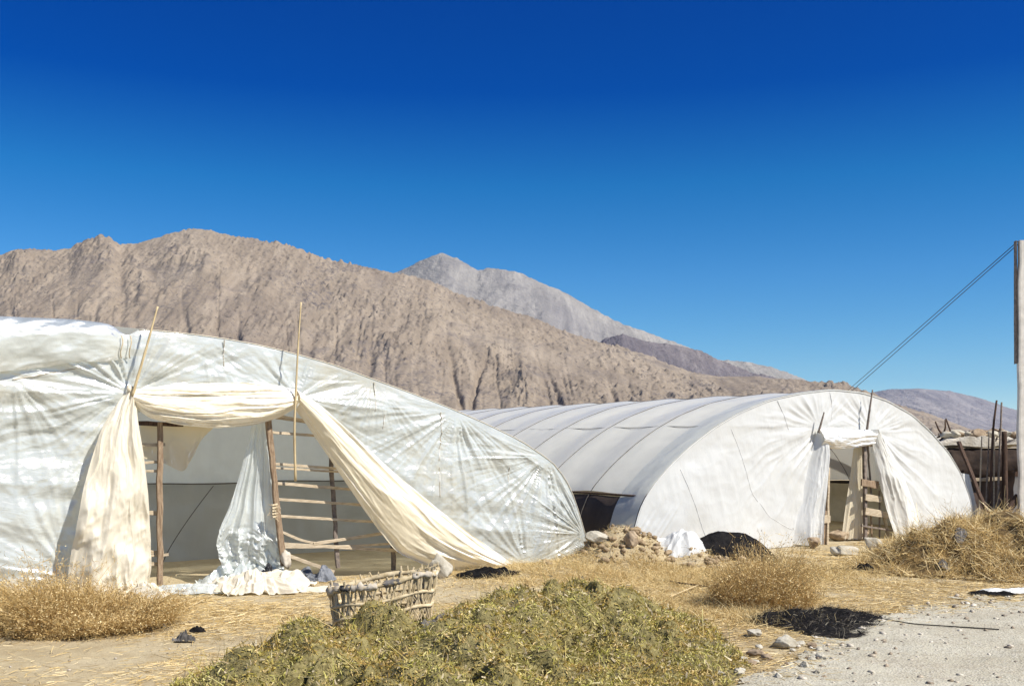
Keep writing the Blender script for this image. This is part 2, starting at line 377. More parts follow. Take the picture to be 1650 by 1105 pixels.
def m_mount(name, base, pale, dark, rock, rs, amount=.5, bd=3.0):
    t = NT(name)
    n1 = t.noise(.006 * rs, 7, .6); n2 = t.noise(.045 * rs, 7, .65); n3 = t.noise(.22 * rs, 6, .7)
    c = t.ramp(n1, [(.32, dark), (.5, base), (.68, pale)])
    c = t.mix(t.math('MULTIPLY', t.fr(n2, .46, .72), .6), c, tuple(x * .72 for x in base))
    # streaks of scree running down the slope, and bands of darker rock
    st_ = t.noise(.10 * rs, 6, .65, t.mp((1, .13, .13)), .5)
    c = t.mix(t.math('MULTIPLY', t.fr(st_, .48, .68), .55), c, tuple(x * 1.22 for x in pale))
    c = t.mix(t.math('MULTIPLY', t.fr(st_, .46, .30), .5), c, tuple(x * .72 for x in dark))
    bd_ = t.noise(.018 * rs, 6, .7, t.mp((1, 1, 2.2)), 1.2)
    c = t.mix(t.math('MULTIPLY', t.fr(bd_, .54, .66), .5), c, tuple(x * 1.0 for x in rock))
    # scattered boulders and outcrops
    msk = t.math('MULTIPLY', t.fr(t.noise(.010 * rs, 6, .7, dist=.8), .5, .62), t.fr(n3, .50, .60))
    c = t.mix(t.math('MULTIPLY', msk, amount), c, rock)
    sp = t.math('MULTIPLY', t.fr(t.noise(.30 * rs, 3, .6), .62, .68), .75)
    c = t.mix(t.math('MULTIPLY', sp, amount), c, tuple(x * .55 for x in rock))
    nr = t.bump(n2, .55, bd * 3); nr = t.bump(n3, .8, bd, nr)
    return t.pbr(c, .97, nr, .05)
M['mt_main'] = m_mount('tan_scree', (.255, .206, .154), (.30, .248, .190), (.207, .167, .130), (.13, .112, .105), 1.0, .9, .9)
M['mt_grey'] = m_mount('grey_scree', (.29, .27, .245), (.36, .335, .30), (.22, .205, .20), (.16, .15, .15), .5, .4, 5)
M['mt_purple'] = m_mount('purple_rock', (.19, .165, .165), (.27, .24, .225), (.13, .115, .125), (.10, .08, .09), .6, .5, 5)
M['mt_far'] = m_mount('far_slope', (.27, .245, .24), (.34, .305, .285), (.20, .185, .195), (.14, .11, .12), .3, .4, 9)

# ------------------------------------------------------------------ ground
def bumpf(X, Y, cx, cy, rx, ry, h, p=1.0):
    return h * np.exp(-(((X - cx) / rx) ** 2 + ((Y - cy) / ry) ** 2) ** p)
def gz(X, Y):
    X = np.asarray(X, float); Y = np.asarray(Y, float)
    near = np.exp(-((X - 1) / 16) ** 4 - ((Y - 14) / 16) ** 4)
    z = .030 * fbm(X * .55, Y * .55, 3, 3) + .012 * fbm(X * 3, Y * 3, 9, 3)
    z = z * near
    lump = 1 + .5 * fbm(X * 2.6, Y * 2.6, 21, 4)
    z = z + (bumpf(X, Y, 1.45, 14.05, .55, .42, .44) + bumpf(X, Y, 2.3, 14.35, .75, .30, .28)) * lump
    z = z + bumpf(X, Y, .75, 13.3, 1.0, .8, .13)
    return z
def road_edge(X, Y):
    """>0 on the gravel road"""
    # boundary through ground points
    xs = np.array([-.2, 1.05, 1.75, 2.55, 3.1, 4.6, 7.2, 12.0, 20.0])
    ys = np.array([5.2, 6.6, 7.3, 8.5, 9.6, 11.0, 12.0, 12.9, 13.8])
    e = np.interp(X, xs, ys)
    return e - Y + .40 * fbm(X * 1.1, Y * 1.1, 31, 4) + .22 * fbm(X * 5, Y * 5, 33, 4)
def axis_lines(a, b, step, far, g=1.16):
    core = np.arange(a, b + 1e-6, step); out = []; s = step; x = b
    while x < far: s *= g; x += s; out.append(x)
    inn = []; s = step; x = a
    while x > -far: s *= g; x -= s; inn.append(x)
    return np.r_[inn[::-1], core, out]
gx = axis_lines(-8.5, 11.5, .07, 3400); gy = axis_lines(4.5, 24, .07, 3400)
XX, YY = np.meshgrid(gx, gy, indexing='ij')
struct(grid('ground', np.stack([XX, YY, gz(XX, YY)], -1), M['ground']))
rx = np.arange(-.8, 12, .035); ry = np.arange(3.5, 14.5, .035)
XX, YY = np.meshgrid(rx, ry, indexing='ij')
xc = (XX[:-1, :-1] + .017); yc = (YY[:-1, :-1] + .017)
struct(grid('gravel_road', np.stack([XX, YY, gz(XX, YY) + .012 + .010 * fbm(XX * 1.6, YY * 3.2, 6, 3) + .005 * fbm(XX * 9, YY * 9, 5, 3)], -1), M['road'], mask=road_edge(xc, yc) > 0))

# ------------------------------------------------------------------ mountains
def mountain(name, sky_px, mat, depth, foot, nx, ns, amp, fx, seed, x0=-500, x1=2150, crag=.0, back=.7, rill=1.0, boulder=1.0, gullies=(), outcrops=()):
    sp = np.array(sky_px, float)
    px = np.linspace(x0, x1, nx)
    ys = np.interp(px, sp[:, 0], sp[:, 1])
    D = np.interp(px, [x0, 825, x1], depth)
    s = np.r_[np.linspace(0, 1, ns), np.linspace(1, 1 + back, ns // 5)[1:]]
    PX, SS = np.meshgrid(px, s, indexing='ij')
    Dg = D[:, None]; Yf = Dg * foot
    Y = Yf + (Dg - Yf) * SS
    X = (PX - 825) / FPX * Y
    H = np.maximum((HORIZ - ys)[:, None] / FPX * Dg + EYE, 2)
    pr = np.where(SS <= 1, .45 * SS + .55 * SS ** 1.7, 1 - (SS - 1) * 1.1)
    z = H * pr
    # spurs and gullies running down the slope
    q = fx
    wx = X * q + .55 * fbm(X * q * .6, Y * q * .6, seed + 50, 3)
    wy = Y * q * .22 + .25 * fbm(X * q * .7 + 9, Y * q * .7, seed + 60, 3)
    g1 = ridged(wx, wy, seed, 5, .52)
    g2 = ridged(wx * 5.3 + SS * .8, wy * 2.2, seed + 7, 4, .6)
    g3 = ridged(X * q * 13, Y * q * 9, seed + 13, 4, .6)
    sl = np.clip(SS, 0, 1)
    env = np.minimum(sl * 2.2, 1) * (1 - .80 * sst(.55, 1.0, sl))
    z = z + H * amp * env * ((g1 - .62) * .75 + (g2 - .62) * .13) + H * amp * .06 * (.35 + .65 * env) * (g3 - .6)
    # rills: narrow grooves running straight down the slope
    rl = ridged(PX / 24 + 1.3 * fbm(PX / 90, SS * 1.3, seed + 91, 3), SS * .9, seed + 93, 3, .6)
    z = z - rill * np.clip(sl * 3, 0, 1) * (1 - sst(.6, .98, sl)) * sst(.70, .98, rl) * (.4 + .6 * sst(.3, .7, vn(PX / 60, SS * 2, seed + 95)))
    for (ga, gb, gw, gd) in gullies:
        xk = ga + (gb - ga) * (1 - SS) + 7 * fbm(SS * 7, ga + 0 * SS, seed + 97, 3)
        z = z - gd * np.exp(-((PX - xk) / gw) ** 2) * sst(.06, .2, sl) * (1 - sst(.45, .75, sl))
    # boulders, in clusters
    bq = 900. / D.mean() * .9
    bm_ = sst(.46, .64, fbm(X * q * 2.2 + 5, Y * q * 2.2, seed + 81, 4) * .5 + .5 + .05 * sst(.6, 1, sl))
    z = z + boulder * (.12 + .88 * bm_) * (sst(.60, .86, vn(X * .20 * bq, Y * .15 * bq, seed + 83)) + .6 * sst(.60, .85, vn(X * .42 * bq, Y * .33 * bq, seed + 85))) * np.minimum(sl * 6, 1)
    # crags (rough outcrops) where a slow noise says so
    cm = sst(.52, .66, fbm(X * q * 1.6, Y * q * 1.6, seed + 31, 4) * .5 + .5 + .12 * sst(.7, 1, sl))
    z = z + crag * cm * (ridged(X * q * 26, Y * q * 26, seed + 77, 4, .65) - .45) * np.minimum(sl * 4, 1)
    for (ox, os_, orx, ors, oh) in outcrops:
        m_ = np.exp(-((PX - ox) / orx) ** 2 - ((SS - os_) / ors) ** 2)
        z = z + oh * m_ * (ridged(X * .055, Y * .05, seed + 101, 4, .65) - .35) * 1.3 + oh * .25 * m_ * ridged(X * .2, Y * .15, seed + 103, 2)
    z = np.where(SS == 0, -2, z)
    z = np.maximum(z, -2)
    return struct(grid(name, np.stack([X, Y, z], -1), mat))
mountain('mountain', [(-500, 560), (-300, 470), (-120, 440), (-40, 425), (0, 415), (25, 405), (60, 404), (110, 402), (135, 390), (160, 383), (178, 386), (195, 398), (230, 392), (270, 380), (305, 371), (325, 370),
    (365, 379), (420, 388), (470, 397), (500, 408), (535, 422), (560, 424), (600, 434), (640, 440), (690, 452), (740, 476), (800, 497), (850, 511), (900, 530), (950, 548), (1000, 561), (1060, 580),
    (1110, 599), (1160, 606), (1220, 607), (1300, 616), (1360, 621), (1400, 634), (1440, 652), (1500, 668), (1560, 690), (1650, 718), (1800, 735), (2150, 760)],
    M['mt_main'], (820, 900, 760), .58, 1500, 380, .17, 1 / 105., 11, crag=4.5, rill=2.4, boulder=2.1, gullies=((330, 372, 4, 4), (372, 398, 5, 5), (640, 560, 8, 4), (700, 760, 5, 4), (800, 745, 5, 4.5), (850, 935, 5, 4.5), (960, 1010, 5, 3), (520, 470, 6, 4), (200, 250, 8, 4), (90, 60, 9, 4), (1060, 1090, 7, 3)), outcrops=((150, .95, 34, .06, 6), (178, .90, 14, .06, 9), (213, .85, 13, .08, 12), (232, .77, 9, .06, 10), (30, .93, 25, .06, 10), (285, .86, 30, .045, 13), (330, .83, 22, .05, 12), (352, .77, 14, .06, 10), (422, .76, 22, .06, 10), (560, .90, 30, .06, 9), (700, .74, 40, .09, 9), (640, .6, 40, .1, 7), (838, .42, 24, .22, 14), (790, .62, 30, .1, 8), (1080, .5, 60, .2, 7), (1250, .6, 60, .3, 7), (470, .6, 30, .08, 8), (100, .75, 30, .06, 8)))
mountain('grey_mountain', [(-500, 700), (200, 640), (450, 520), (600, 462), (640, 438), (680, 418), (712, 407), (738, 417), (768, 434), (790, 431), (830, 436), (870, 454), (920, 478), (970, 505), (1010, 524), (1050, 538),
    (1100, 556), (1150, 580), (1200, 583), (1240, 590), (1290, 608), (1340, 630), (1420, 680), (2150, 800)],
    M['mt_grey'], (1450, 1450, 1450), .6, 900, 240, .22, 1 / 150., 23, crag=3, rill=7, boulder=1.2)
mountain('purple_ridge', [(-500, 800), (850, 640), (930, 580), (975, 549), (1003, 539), (1045, 551), (1090, 556), (1130, 566), (1165, 583), (1210, 600), (1250, 608), (1300, 625), (1400, 700), (2150, 820)],
    M['mt_purple'], (1150, 1150, 1150), .65, 900, 160, .20, 1 / 95., 37, x0=500, x1=1600, crag=3, rill=3, boulder=1.2)
mountain('far_mountain', [(900, 760), (1150, 720), (1300, 668), (1380, 638), (1430, 627), (1480, 625), (1530, 630), (1575, 641), (1620, 655), (1650, 664), (1750, 690), (1900, 700), (2150, 690)],
    M['mt_far'], (2500, 2500, 2500), .65, 700, 160, .22, 1 / 280., 41, x0=900, x1=2150, crag=3, rill=3, boulder=.6)

# ------------------------------------------------------------------ greenhouses
def smooth1(a, k):
    ker = np.hanning(k + 2)[1:-1]; ker /= ker.sum(); h = k // 2
    e = np.r_[2 * a[0] - a[1:h + 1][::-1], a, 2 * a[-1] - a[-h - 1:-1][::-1]]
    return np.convolve(e, ker, 'valid')[:len(a)]
def profile(pts, n):
    return resample(np.array(pts), n)
# right half of arch 1, from the outline; left half by symmetry
R1 = [tz(O1, *p) for p in ((945, 868), (932, 822), (917, 780), (893, 746), (840, 710), (780, 681), (720, 655), (660, 632), (600, 610), (540, 588), (480, 571), (420, 556), (360, 545), (300, 537), (240, 531), (100, 518))]
foot1 = R1[0][0] + .05
TC1 = R1[-1][0] + .05
R1 = [(foot1, -.05), (foot1 - .02, .15)] + R1
L1 = [(2 * TC1 - a, b) for a, b in R1]
P1 = profile(L1 + R1[::-1], 260)
E2 = [tz(O2, *p) for p in ((1021, 855), (1032, 815), (1050, 785), (1080, 750), (1115, 717), (1150, 690), (1190, 666), (1240, 645), (1290, 634), (1340, 628), (1390, 633), (1430, 646), (1470, 669), (1500, 696), (1530, 731), (1550, 766), (1562, 800))]
P2 = profile([(E2[0][0] - .06, -.05), (E2[0][0] - .04, .2)] + E2 + [(E2[-1][0] + .07, .55), (E2[-1][0] + .1, .2), (E2[-1][0] + .1, -.05)], 240)
def hfun(P, tt): return np.interp(tt, P[:, 0], P[:, 1])
def pnorm(P):
    T = np.gradient(P, axis=0); T /= np.linalg.norm(T, axis=1)[:, None]; return np.stack([-T[:, 1], T[:, 0]], 1)
def sweep(O, P, w, off, sag=None):
    """profile P swept along the tunnel axis at stations w, pushed out by off[ns,nw]"""
    NR = pnorm(P)
    if NR[len(P) // 2, 1] < 0: NR = -NR
    q = P[:, None, :] + NR[:, None, :] * off[..., None]
    return O + q[..., 0:1] * U + q[..., 1:2] * Z + w[None, :, None] * A
SPC = 1.37
def roof(O, P, Lw, name, mat, root, zcut, sag, wr, seed, w0=0.0):
    ok = np.where(P[:, 1] >= zcut)[0]; Q = P[ok[0]:ok[-1] + 1]
    w_ = np.linspace(w0, Lw, int((Lw - w0) / .07))
    WW, SS = np.meshgrid(w_, np.arange(len(Q)) / len(Q) * 12)
    ph = (WW / SPC) % 1.0
    off = -sag * np.sin(np.pi * ph) ** 2 * (.8 + .4 * fbm(WW * .4, SS * .5, seed, 2))
    off = off + wr * fbm(WW * 3.0, SS * .9, seed + 3, 4) * np.sin(np.pi * ph)
    return grid(name, sweep(O, Q, w_, off), mat, root)
def band(O, P, Lw, root, zcut, seed, mat='band', lining=False):
    for side in (0, 1):
        lo = P[:130] if side == 0 else P[-130:][::-1]
        Q = lo[lo[:, 1] <= zcut + .03]
        w_ = np.linspace(0, Lw, int(Lw / .1)); WW, SS = np.meshgrid(w_, np.linspace(0, 1, len(Q)))
        off = -.03 + .015 * fbm(WW * 2, SS * 3, seed + side, 3) - .03 * np.sin(np.pi * (WW / SPC % 1)) ** 2
        NRs = -1 if side == 1 else 1
        Pn = sweep(O, Q, w_, off * (1 if True else NRs))
        grid('base_band', Pn, M[mat], root)
        if lining: grid('inner_lining', sweep(O, Q, w_[2:], np.full((len(Q), len(w_) - 2), -.14) + .03 * fbm(WW[:, 2:] * 1.5, SS[:, 2:] * 2, seed + 9, 3)), M['lining'], root)
def hoops(O, P, Lw, root, r, lift, start=0):
    k = start
    while k * SPC <= Lw:
        Q = P[::5]; off = np.full((len(Q), 1), lift)
        pts = sweep(O, Q, np.array([k * SPC]), off)[:, 0]
        mb = MB(); mb.tube(pts, r, 6); mb.build('hoop', M['hoop'], root, True); k += 1
def purlin(O, P, Lw, root, idx, r, lift):
    w_ = np.linspace(0, Lw, 60); off = np.full((len(P), len(w_)), lift) - .02 * np.sin(np.pi * (w_ / SPC % 1))[None] ** 2
    pts = sweep(O, P, w_, off)[idx]
    mb = MB(); mb.tube(pts, r, 5); mb.build('purlin', M['hoop'], root, True)
def inpoly(x, y, poly):
    c = np.zeros(x.shape, bool); n = len(poly)
    for i in range(n):
        x1, y1 = poly[i]; x2, y2 = poly[(i + 1) % n]
        k = ((y1 > y) != (y2 > y)) & (x < (x2 - x1) * (y - y1) / (y2 - y1 + 1e-12) + x1); c ^= k
    return c
def face(O, P, mat, root, name, dfun, hole, t0, t1, nt, nz, w=0.0):
    tt = np.linspace(t0, t1, nt); vv = np.linspace(0, 1, nz)
    hh = np.maximum(hfun(P, tt), .02)
    T, V = np.meshgrid(tt, vv, indexing='ij'); Zz = V * hh[:, None]
    d = dfun(T, Zz) * np.minimum(1, (1 - V) * hh[:, None] / .25)
    G = O + T[..., None] * U + Zz[..., None] * Z + (A * w) + d[..., None] * N
    mask = np.ones((nt - 1, nz - 1), bool)
    if hole is not None:
        mask = ~inpoly((T[:-1, :-1] + T[1:, 1:]) / 2, (Zz[:-1, :-1] + Zz[1:, 1:]) / 2, hole)
    return grid(name, G, mat, root, mask=mask)
def patch(name, O, Ae, Be, mat, root, fold, nu=120, nv=90, bulge=0.0):
    """cloth between two edge curves given as (pixel x, pixel y, offset from the end wall)"""
    a = resample([fp(O, *p) for p in Ae], nu); b = resample([fp(O, *p) for p in Be], nu)
    u = np.linspace(0, 1, nu); v = np.linspace(0, 1, nv); UU, VV = np.meshgrid(u, v, indexing='ij')
    G = a[:, None] * (1 - VV[..., None]) + b[:, None] * VV[..., None]
    dd = fold(UU, VV) + bulge * np.sin(np.pi * VV)
    Gd = G + dd[..., None] * N
    Gd[..., 2] = np.maximum(Gd[..., 2], .015)
    return grid(name, Gd, mat, root)

# ---- the near greenhouse
g1 = thing('greenhouse', loc(O1, TC1, 0), 'large near greenhouse of crumpled shiny film, cream curtains tied back from its doorway', 'greenhouse')
LEN1 = 15.0
def dip(tt):
    tq = tz(O1, 203, 545)[0]
    return -.10 * np.exp(-((tt - tq) / .10) ** 2)
P1f = P1.copy(); P1f[:, 1] += dip(P1f[:, 0])
C1 = tz(O1, 212, 634); C2 = tz(O1, 905, 770); C3 = tz(O1, 478, 640); C4 = tz(O1, 840, 905)
TIES = [((212, 634), 4.6, 1.7, .34, 61), ((478, 640), 5.2, 1.3, .26, 62), ((735, 663), 6.5, 1.5, .26, 63), ((880, 735), 7.5, 1.3, .26, 64), ((600, 613), 6, .9, .18, 65), ((330, 545), 5, .9, .14, 66),
        ((848, 912), 8, .9, .22, 67), ((110, 930), 5, 1.0, .22, 68), ((-150, 760), 5, 1.4, .26, 69), ((940, 860), 9, .8, .18, 70), ((20, 610), 5, 1.0, .2, 71)]
def fold1(T, Zz):
    def fan(c, fa, fr, seed, r0):
        a = np.arctan2(Zz - c[1], T - c[0]); r = np.hypot(T - c[0], Zz - c[1])
        return (ridged(a * fa + .7 * fbm(T * 1.3, Zz * 1.3, seed + 5, 3), r * fr, seed, 3, .5) - .6) * sst(0, r0, r)
    left = 1 - sst(-.5, .2, T)
    corner = sst(4.6, 5.6, T)
    top = sst(2.15, 2.5, Zz)
    mid = 1 - np.maximum(left, corner)
    d = .09 * fbm(T * .7, Zz * 1.2, 91, 3) + .05 * fbm(T * .30, Zz * 2.6 + .25 * T, 81, 3)
    for (q, fa, R0, amp, sd_) in TIES:
        c = tz(O1, *q); a = np.arctan2(Zz - c[1], T - c[0]); r = np.hypot(T - c[0], Zz - c[1])
        g = ridged(a * fa + .45 * fbm(T * 1.1 + sd_, Zz * 1.1, sd_ + 5, 2), r * .25 + sd_, sd_, 3, .55)
        d = d + .34 * amp * np.exp(-r / R0) * sst(0, .35, r) * (g ** 1.6 - .45)
    cr = ridged(T * 1.6 + Zz * 2.2 + .8 * fbm(T, Zz, 97, 2), Zz * 1.4 - T * .9, 95, 3, .6)
    cr2 = ridged(T * 2.9 - Zz * 2.4 + .8 * fbm(T, Zz, 98, 2), Zz * 2.6 + T * .8, 96, 3, .6)
    d = d + .012 * (cr ** 4) + .007 * (cr2 ** 4) + .004 * (ridged(T * 5, Zz * 5, 99, 3, .6) - .6)
    return d * np.minimum(1, Zz / .3 + .4)
hole1 = [tz(O1, *p) for p in ((226, 985), (220, 664), (478, 652), (505, 700), (556, 765), (604, 835), (645, 885), (690, 903), (700, 960))]
face(O1, P1f, M['film_old'], g1, 'end_film', fold1, hole1, P1f[0, 0] + .01, P1f[-1, 0] - .01, 820, 210)
roof(O1, P1, LEN1, 'roof_film', M['film_roof1'], g1, .95, .05, .03, 5)
band(O1, P1, LEN1, g1, .95, 7, 'band_old')
face(O1, P1, M['film_roof1'], g1, 'back_film', lambda T, z: .05 * fbm(T * .8, z * .8, 4, 4), None, P1[0, 0] + .05, P1[-1, 0] - .05, 160, 50, w=LEN1)
hoops(O1, P1, LEN1, g1, .008, -.012, 1)
for k in (60, 95, 130, 165, 200): purlin(O1, P1, LEN1, g1, k, .007, -.03)
def seam(O, pxs, off, r, root, mat, dfun):
    P_ = []
    for p in resample([tz(O, *q) for q in pxs], 40): P_.append(loc(O, p[0], p[1]) + N * (float(dfun(np.array([p[0]]), np.array([p[1]]))[0]) + off))
    mb = MB(); mb.tube(P_, r, 5); mb.build('seam', mat, root, True)
M['stake'] = m_simple('stained_seam', (.42, .38, .30), (.74, .72, .66), 7, .8, .2, .003, 30, lo=.45, hi=.6)
for pxs in (((602, 616), (603, 640), (601, 662)), ((709, 664), (711, 700), (708, 742)), ((709, 752), (707, 800)), ((820, 752), (819, 776)), ((617, 668), (616, 690)), ((360, 548), (361, 590)), ((20, 612), (130, 592))):
    seam(O1, pxs, .0, .008, g1, M['stake'], fold1)
# edge rope along the front arch
mb = MB(); q = P1f[(P1f[:, 0] > tz(O1, 215, 540)[0])][::3]; mb.tube(np.array([loc(O1, a, b, -.006) for a, b in q]), .005, 6); mb.build('edge_rope', M['cream2'], g1, True)
# roof film folded down over the end wall, left of the tie
ta = P1f[0, 0] + .8; tb = tz(O1, 207, 560)[0]
tt = np.linspace(ta, tb, 260); vv = np.linspace(0, 1, 40); T, V = np.meshgrid(tt, vv, indexing='ij')
ht = hfun(P1f, T)
lowz = np.interp(T, [tz(O1, -900, 600)[0], tz(O1, 0, 600)[0], tz(O1, 100, 588)[0], tz(O1, 190, 577)[0], tb], [1.6, tz(O1, 0, 600)[1], tz(O1, 100, 588)[1], tz(O1, 190, 577)[1], tz(O1, 207, 572)[1]])
lowz = np.minimum(lowz, ht - .02)
pin = sst(0, .45, tb - T) * .85 + .15
bul = (.05 + .11 * np.sin(np.pi * np.clip(V, 0, 1) ** .8)) * pin + .05 * fbm(T * 2.2, V * 2, 51, 4) * pin + .06 * (ridged(T * 2.6 + V * 1.5, V * 1.6, 57, 4, .6) - .6) * pin
zz = ht + .03 * pin - (ht + .03 - lowz) * V + .02 * fbm(T * 3, V * 0, 58, 3) * V
grid('roof_flap', O1 + T[..., None] * U + zz[..., None] * Z + bul[..., None] * N, M['film_roof1'], g1)
for sx in (196, 210):
    mb = MB(); y0 = 541; mb.tube([fp(O1, sx + 2 * math.sin(k), y0 + k * 6, .06 + .03 * math.sin(k * .7)) for k in range(7)], .007, 6); mb.build('tie_cord', M['line'], g1, True)
# door frame and lattice
def post(x0, y0, x1, y1, wd, off=0.02, mat='wood', root=g1, O=O1, name='door_post'):
    mb = MB(); a = fp(O, x0, y0, off); b = fp(O, x1, y1, off); b[2] = max(b[2], -.03)
    mb.beam(a, b, wd, wd * .8, U, 12, .006); return mb.build(name, M[mat], root)
post(258, 680, 258, 957, .06); post(432, 676, 457, 912, .068, .03)
post(531, 705, 545, 915, .05, -.02, 'grey_stick'); post(633, 845, 634, 918, .055, -.02, 'grey_stick')
mb = MB(); mb.beam(fp(O1, 205, 681, .0), fp(O1, 295, 684, .0), .05, .05, Z); mb.build('lintel', M['dark_wood'], g1)
mb = MB(); mb.beam(fp(O1, 420, 668, .0), fp(O1, 520, 682, .0), .05, .05, Z); mb.build('lintel', M['slat'], g1)
for (x0, y0, x1, y1, h, bow) in ((435, 696, 535, 704, .032, 0), (438, 747, 585, 758, .034, 0), (440, 753, 590, 763, .026, 0), (440, 778, 612, 792, .036, 0), (446, 804, 628, 816, .036, 0), (450, 831, 645, 843, .036, 0),
                               (455, 857, 520, 876, .032, -.03), (505, 876, 655, 853, .042, .0), (455, 876, 668, 888, .042, 0), (455, 881, 660, 873, .030, -.02), (460, 893, 538, 921, .045, 0)):
    mb = MB(); mb.beam(fp(O1, x0, y0, .035), fp(O1, x1, y1, .02), h, .02, Z, 8, .0018, bow=Z * bow); mb.build('slat', M['slat'], g1)
for (x0, y0, x1, y1, h) in ((200, 717, 266, 716, .04), (200, 746, 262, 744, .03), (200, 759, 262, 759, .03), (225, 826, 262, 826, .05), (225, 888, 264, 890, .045), (225, 896, 272, 893, .03), (225, 909, 260, 908, .04)):
    mb = MB(); mb.beam(fp(O1, x0, y0, -.05), fp(O1, x1, y1, -.03), h, .02, Z, 5, .003); mb.build('slat', M['slat'], g1)
mb = MB(); pts = [fp(O1, 442 + 5 * math.cos(k * 2.1), 812 + k * 1.6, .09 + .03 * math.sin(k * 2.1)) for k in range(14)]; mb.tube(pts, .012, 5)
for k in range(26):
    p = fp(O1, 443 + random.uniform(-4, 4), 812 + random.uniform(0, 22), .09); mb.tube([p, p + np.array([random.uniform(-.07, .07), -.03, random.uniform(-.08, .05)])], .003, 4)
mb.build('rope_knot', M['line'], g1)
# curtains
def folds(n, amp, seed, a0=.4, warp=.35):
    def f(u, v):
        q = v * n + warp * n * .25 * fbm(u * 2.2, v * 2.5, seed, 3)
        s = ridged(q, u * 1.2, seed + 3, 3, .5) - .55
        return amp * s * (a0 + (1 - a0) * u) * np.minimum(1, np.minimum(v, 1 - v) / .04 + .3) + .016 * (ridged(u * 7 + v * 2, v * 6 - u * 3, seed + 8, 3, .6) ** 3 - .3)
    return f
f_a = folds(2.3, .30, 101, .35, 1.6)
def f_left(u, v): return f_a(u, v) + .16 * sst(.30, .8, u) * (ridged(u * 3.2 + v, v * 2.2, 107, 4, .55) - .6) + .07 * sst(.45, .62, u) * (1 - sst(.7, .8, u)) * np.sin(v * 5 + 1)
patch('door_curtain', O1, [(206, 628, .10), (188, 650, .14), (163, 690, .20), (146, 745, .25), (130, 800, .28), (120, 850, .28), (112, 905, .25), (106, 950, .20)],
      [(216, 630, .10), (222, 680, .16), (231, 730, .2), (238, 790, .24), (244, 860, .26), (246, 910, .25), (241, 945, .22), (252, 985, .24)], M['cream2'], g1, f_left, 150, 110, .12)
f_v = folds(5.0, .13, 111, .8, .5)
def f_val(u, v): return f_v(u, v) * (.25 + np.sin(np.pi * u) ** .6)
patch('door_curtain', O1, [(209, 628, .10), (250, 623, .12), (310, 618, .12), (380, 616, .12), (430, 617, .12), (476, 627, .10)],
      [(212, 652, .10), (240, 674, .16), (290, 685, .20), (350, 690, .22), (410, 685, .20), (450, 673, .16), (476, 658, .12)], M['cream'], g1, f_val, 170, 90, .13)
f_r = folds(2.4, .20, 121, .7, .8)
def f_right(u, v): return f_r(u, v) * (.3 + .9 * np.sin(np.pi * np.clip(u, 0, 1)) ** .7) + .05 * fbm(u * 3, v * 2, 125, 3) * u
patch('door_curtain', O1, [(476, 626, .14), (520, 655, .20), (575, 705, .26), (640, 765, .30), (700, 815, .34), (760, 862, .36), (812, 897, .34), (838, 917, .30)],
      [(476, 660, .12), (498, 690, .16), (530, 738, .22), (568, 795, .28), (608, 852, .34), (640, 890, .38), (690, 912, .40), (800, 922, .32)], M['cream'], g1, f_right, 190, 90, .16)
# knots where curtains are tied
for (kx, ky) in ((211, 634), (478, 640)):
    mb = MB(); c = fp(O1, kx, ky, .15)
    V_, F_ = rock_vf(3, kx, (.06, .06, .09), .5, .2); mb.add(V_ + c, F_); mb.build('curtain_knot', M['cream'], g1, True)
# scrap of film under the lintel, inner curtain, low inner tunnel
patch('film_scrap', O1, [(226, 684, -.12), (262, 684, -.14), (300, 686, -.15), (345, 688, -.12)],
      [(226, 738, -.14), (262, 745, -.18), (296, 762, -.2), (326, 706, -.14)], M['cream'], g1, lambda u, v: .08 * (ridged(u * 4, v * 1.5, 131, 3) - .5) * v, 70, 50)
def f_in(u, v):
    a = .15 * (ridged(v * 5 + .3 * fbm(u * 3, v * 3, 141, 2), u * .8, 143, 3) - .55) * (.4 + u)
    return a + sst(.66, .78, u) * .20 * (ridged(u * 11 + .8 * fbm(u * 4, v * 4, 145, 3), v * 2.4, 147, 4, .6) - .5)
patch('inner_curtain', O1, [(406, 682, -.20), (398, 720, -.2), (385, 770, -.22), (368, 820, -.25), (352, 850, -.28), (345, 875, -.3), (352, 902, -.28), (358, 922, -.24)],
      [(432, 680, -.06), (436, 720, -.06), (441, 770, -.06), (446, 820, -.06), (452, 850, -.08), (455, 880, -.1), (458, 905, -.1), (460, 925, -.1)], M['film_pale'], g1, f_in, 170, 90)
# film partition hung across the tunnel a few steps inside, with a grey skirt below
WP = 3.1
tt = np.linspace(P1[0, 0] + .25, P1[-1, 0] - .12, 220); hh = hfun(P1, tt)
def hang(z0, z1, n_, amp, seed, dw):
    T, V = np.meshgrid(tt, np.linspace(0, 1, n_), indexing='ij'); Zz = np.minimum(z0 + (np.minimum(z1, hh[:, None] - .05) - z0) * V, hh[:, None] - .05)
    d = amp * (ridged(T * 1.4 + .5 * fbm(T, Zz, seed, 2), Zz * .5, seed + 1, 3, .55) - .5) + .02 * fbm(T * 3, Zz * 3, seed + 2, 3)
    return O1 + T[..., None] * U + Zz[..., None] * Z + (WP + dw + d)[..., None] * A
grid('inner_partition', hang(1.12, 9, 50, .10, 151, 0), M['part'], g1)
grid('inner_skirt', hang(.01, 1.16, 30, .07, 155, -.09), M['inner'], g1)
mb = MB(); mb.tube([loc(O1, t_, 1.16 + .012 * math.sin(t_ * 3), WP - .13) for t_ in np.linspace(-4, 6.0, 50)], .009, 5); mb.build('partition_rail', M['hoop'], g1, True)
mb = MB(); mb.tube([loc(O1, .78 + .75 * k ** .75, 1.12 * k ** .62, WP - .19) for k in np.linspace(0, 1, 30)], .006, 5); mb.build('inner_hoop', M['hoop'], g1, True)

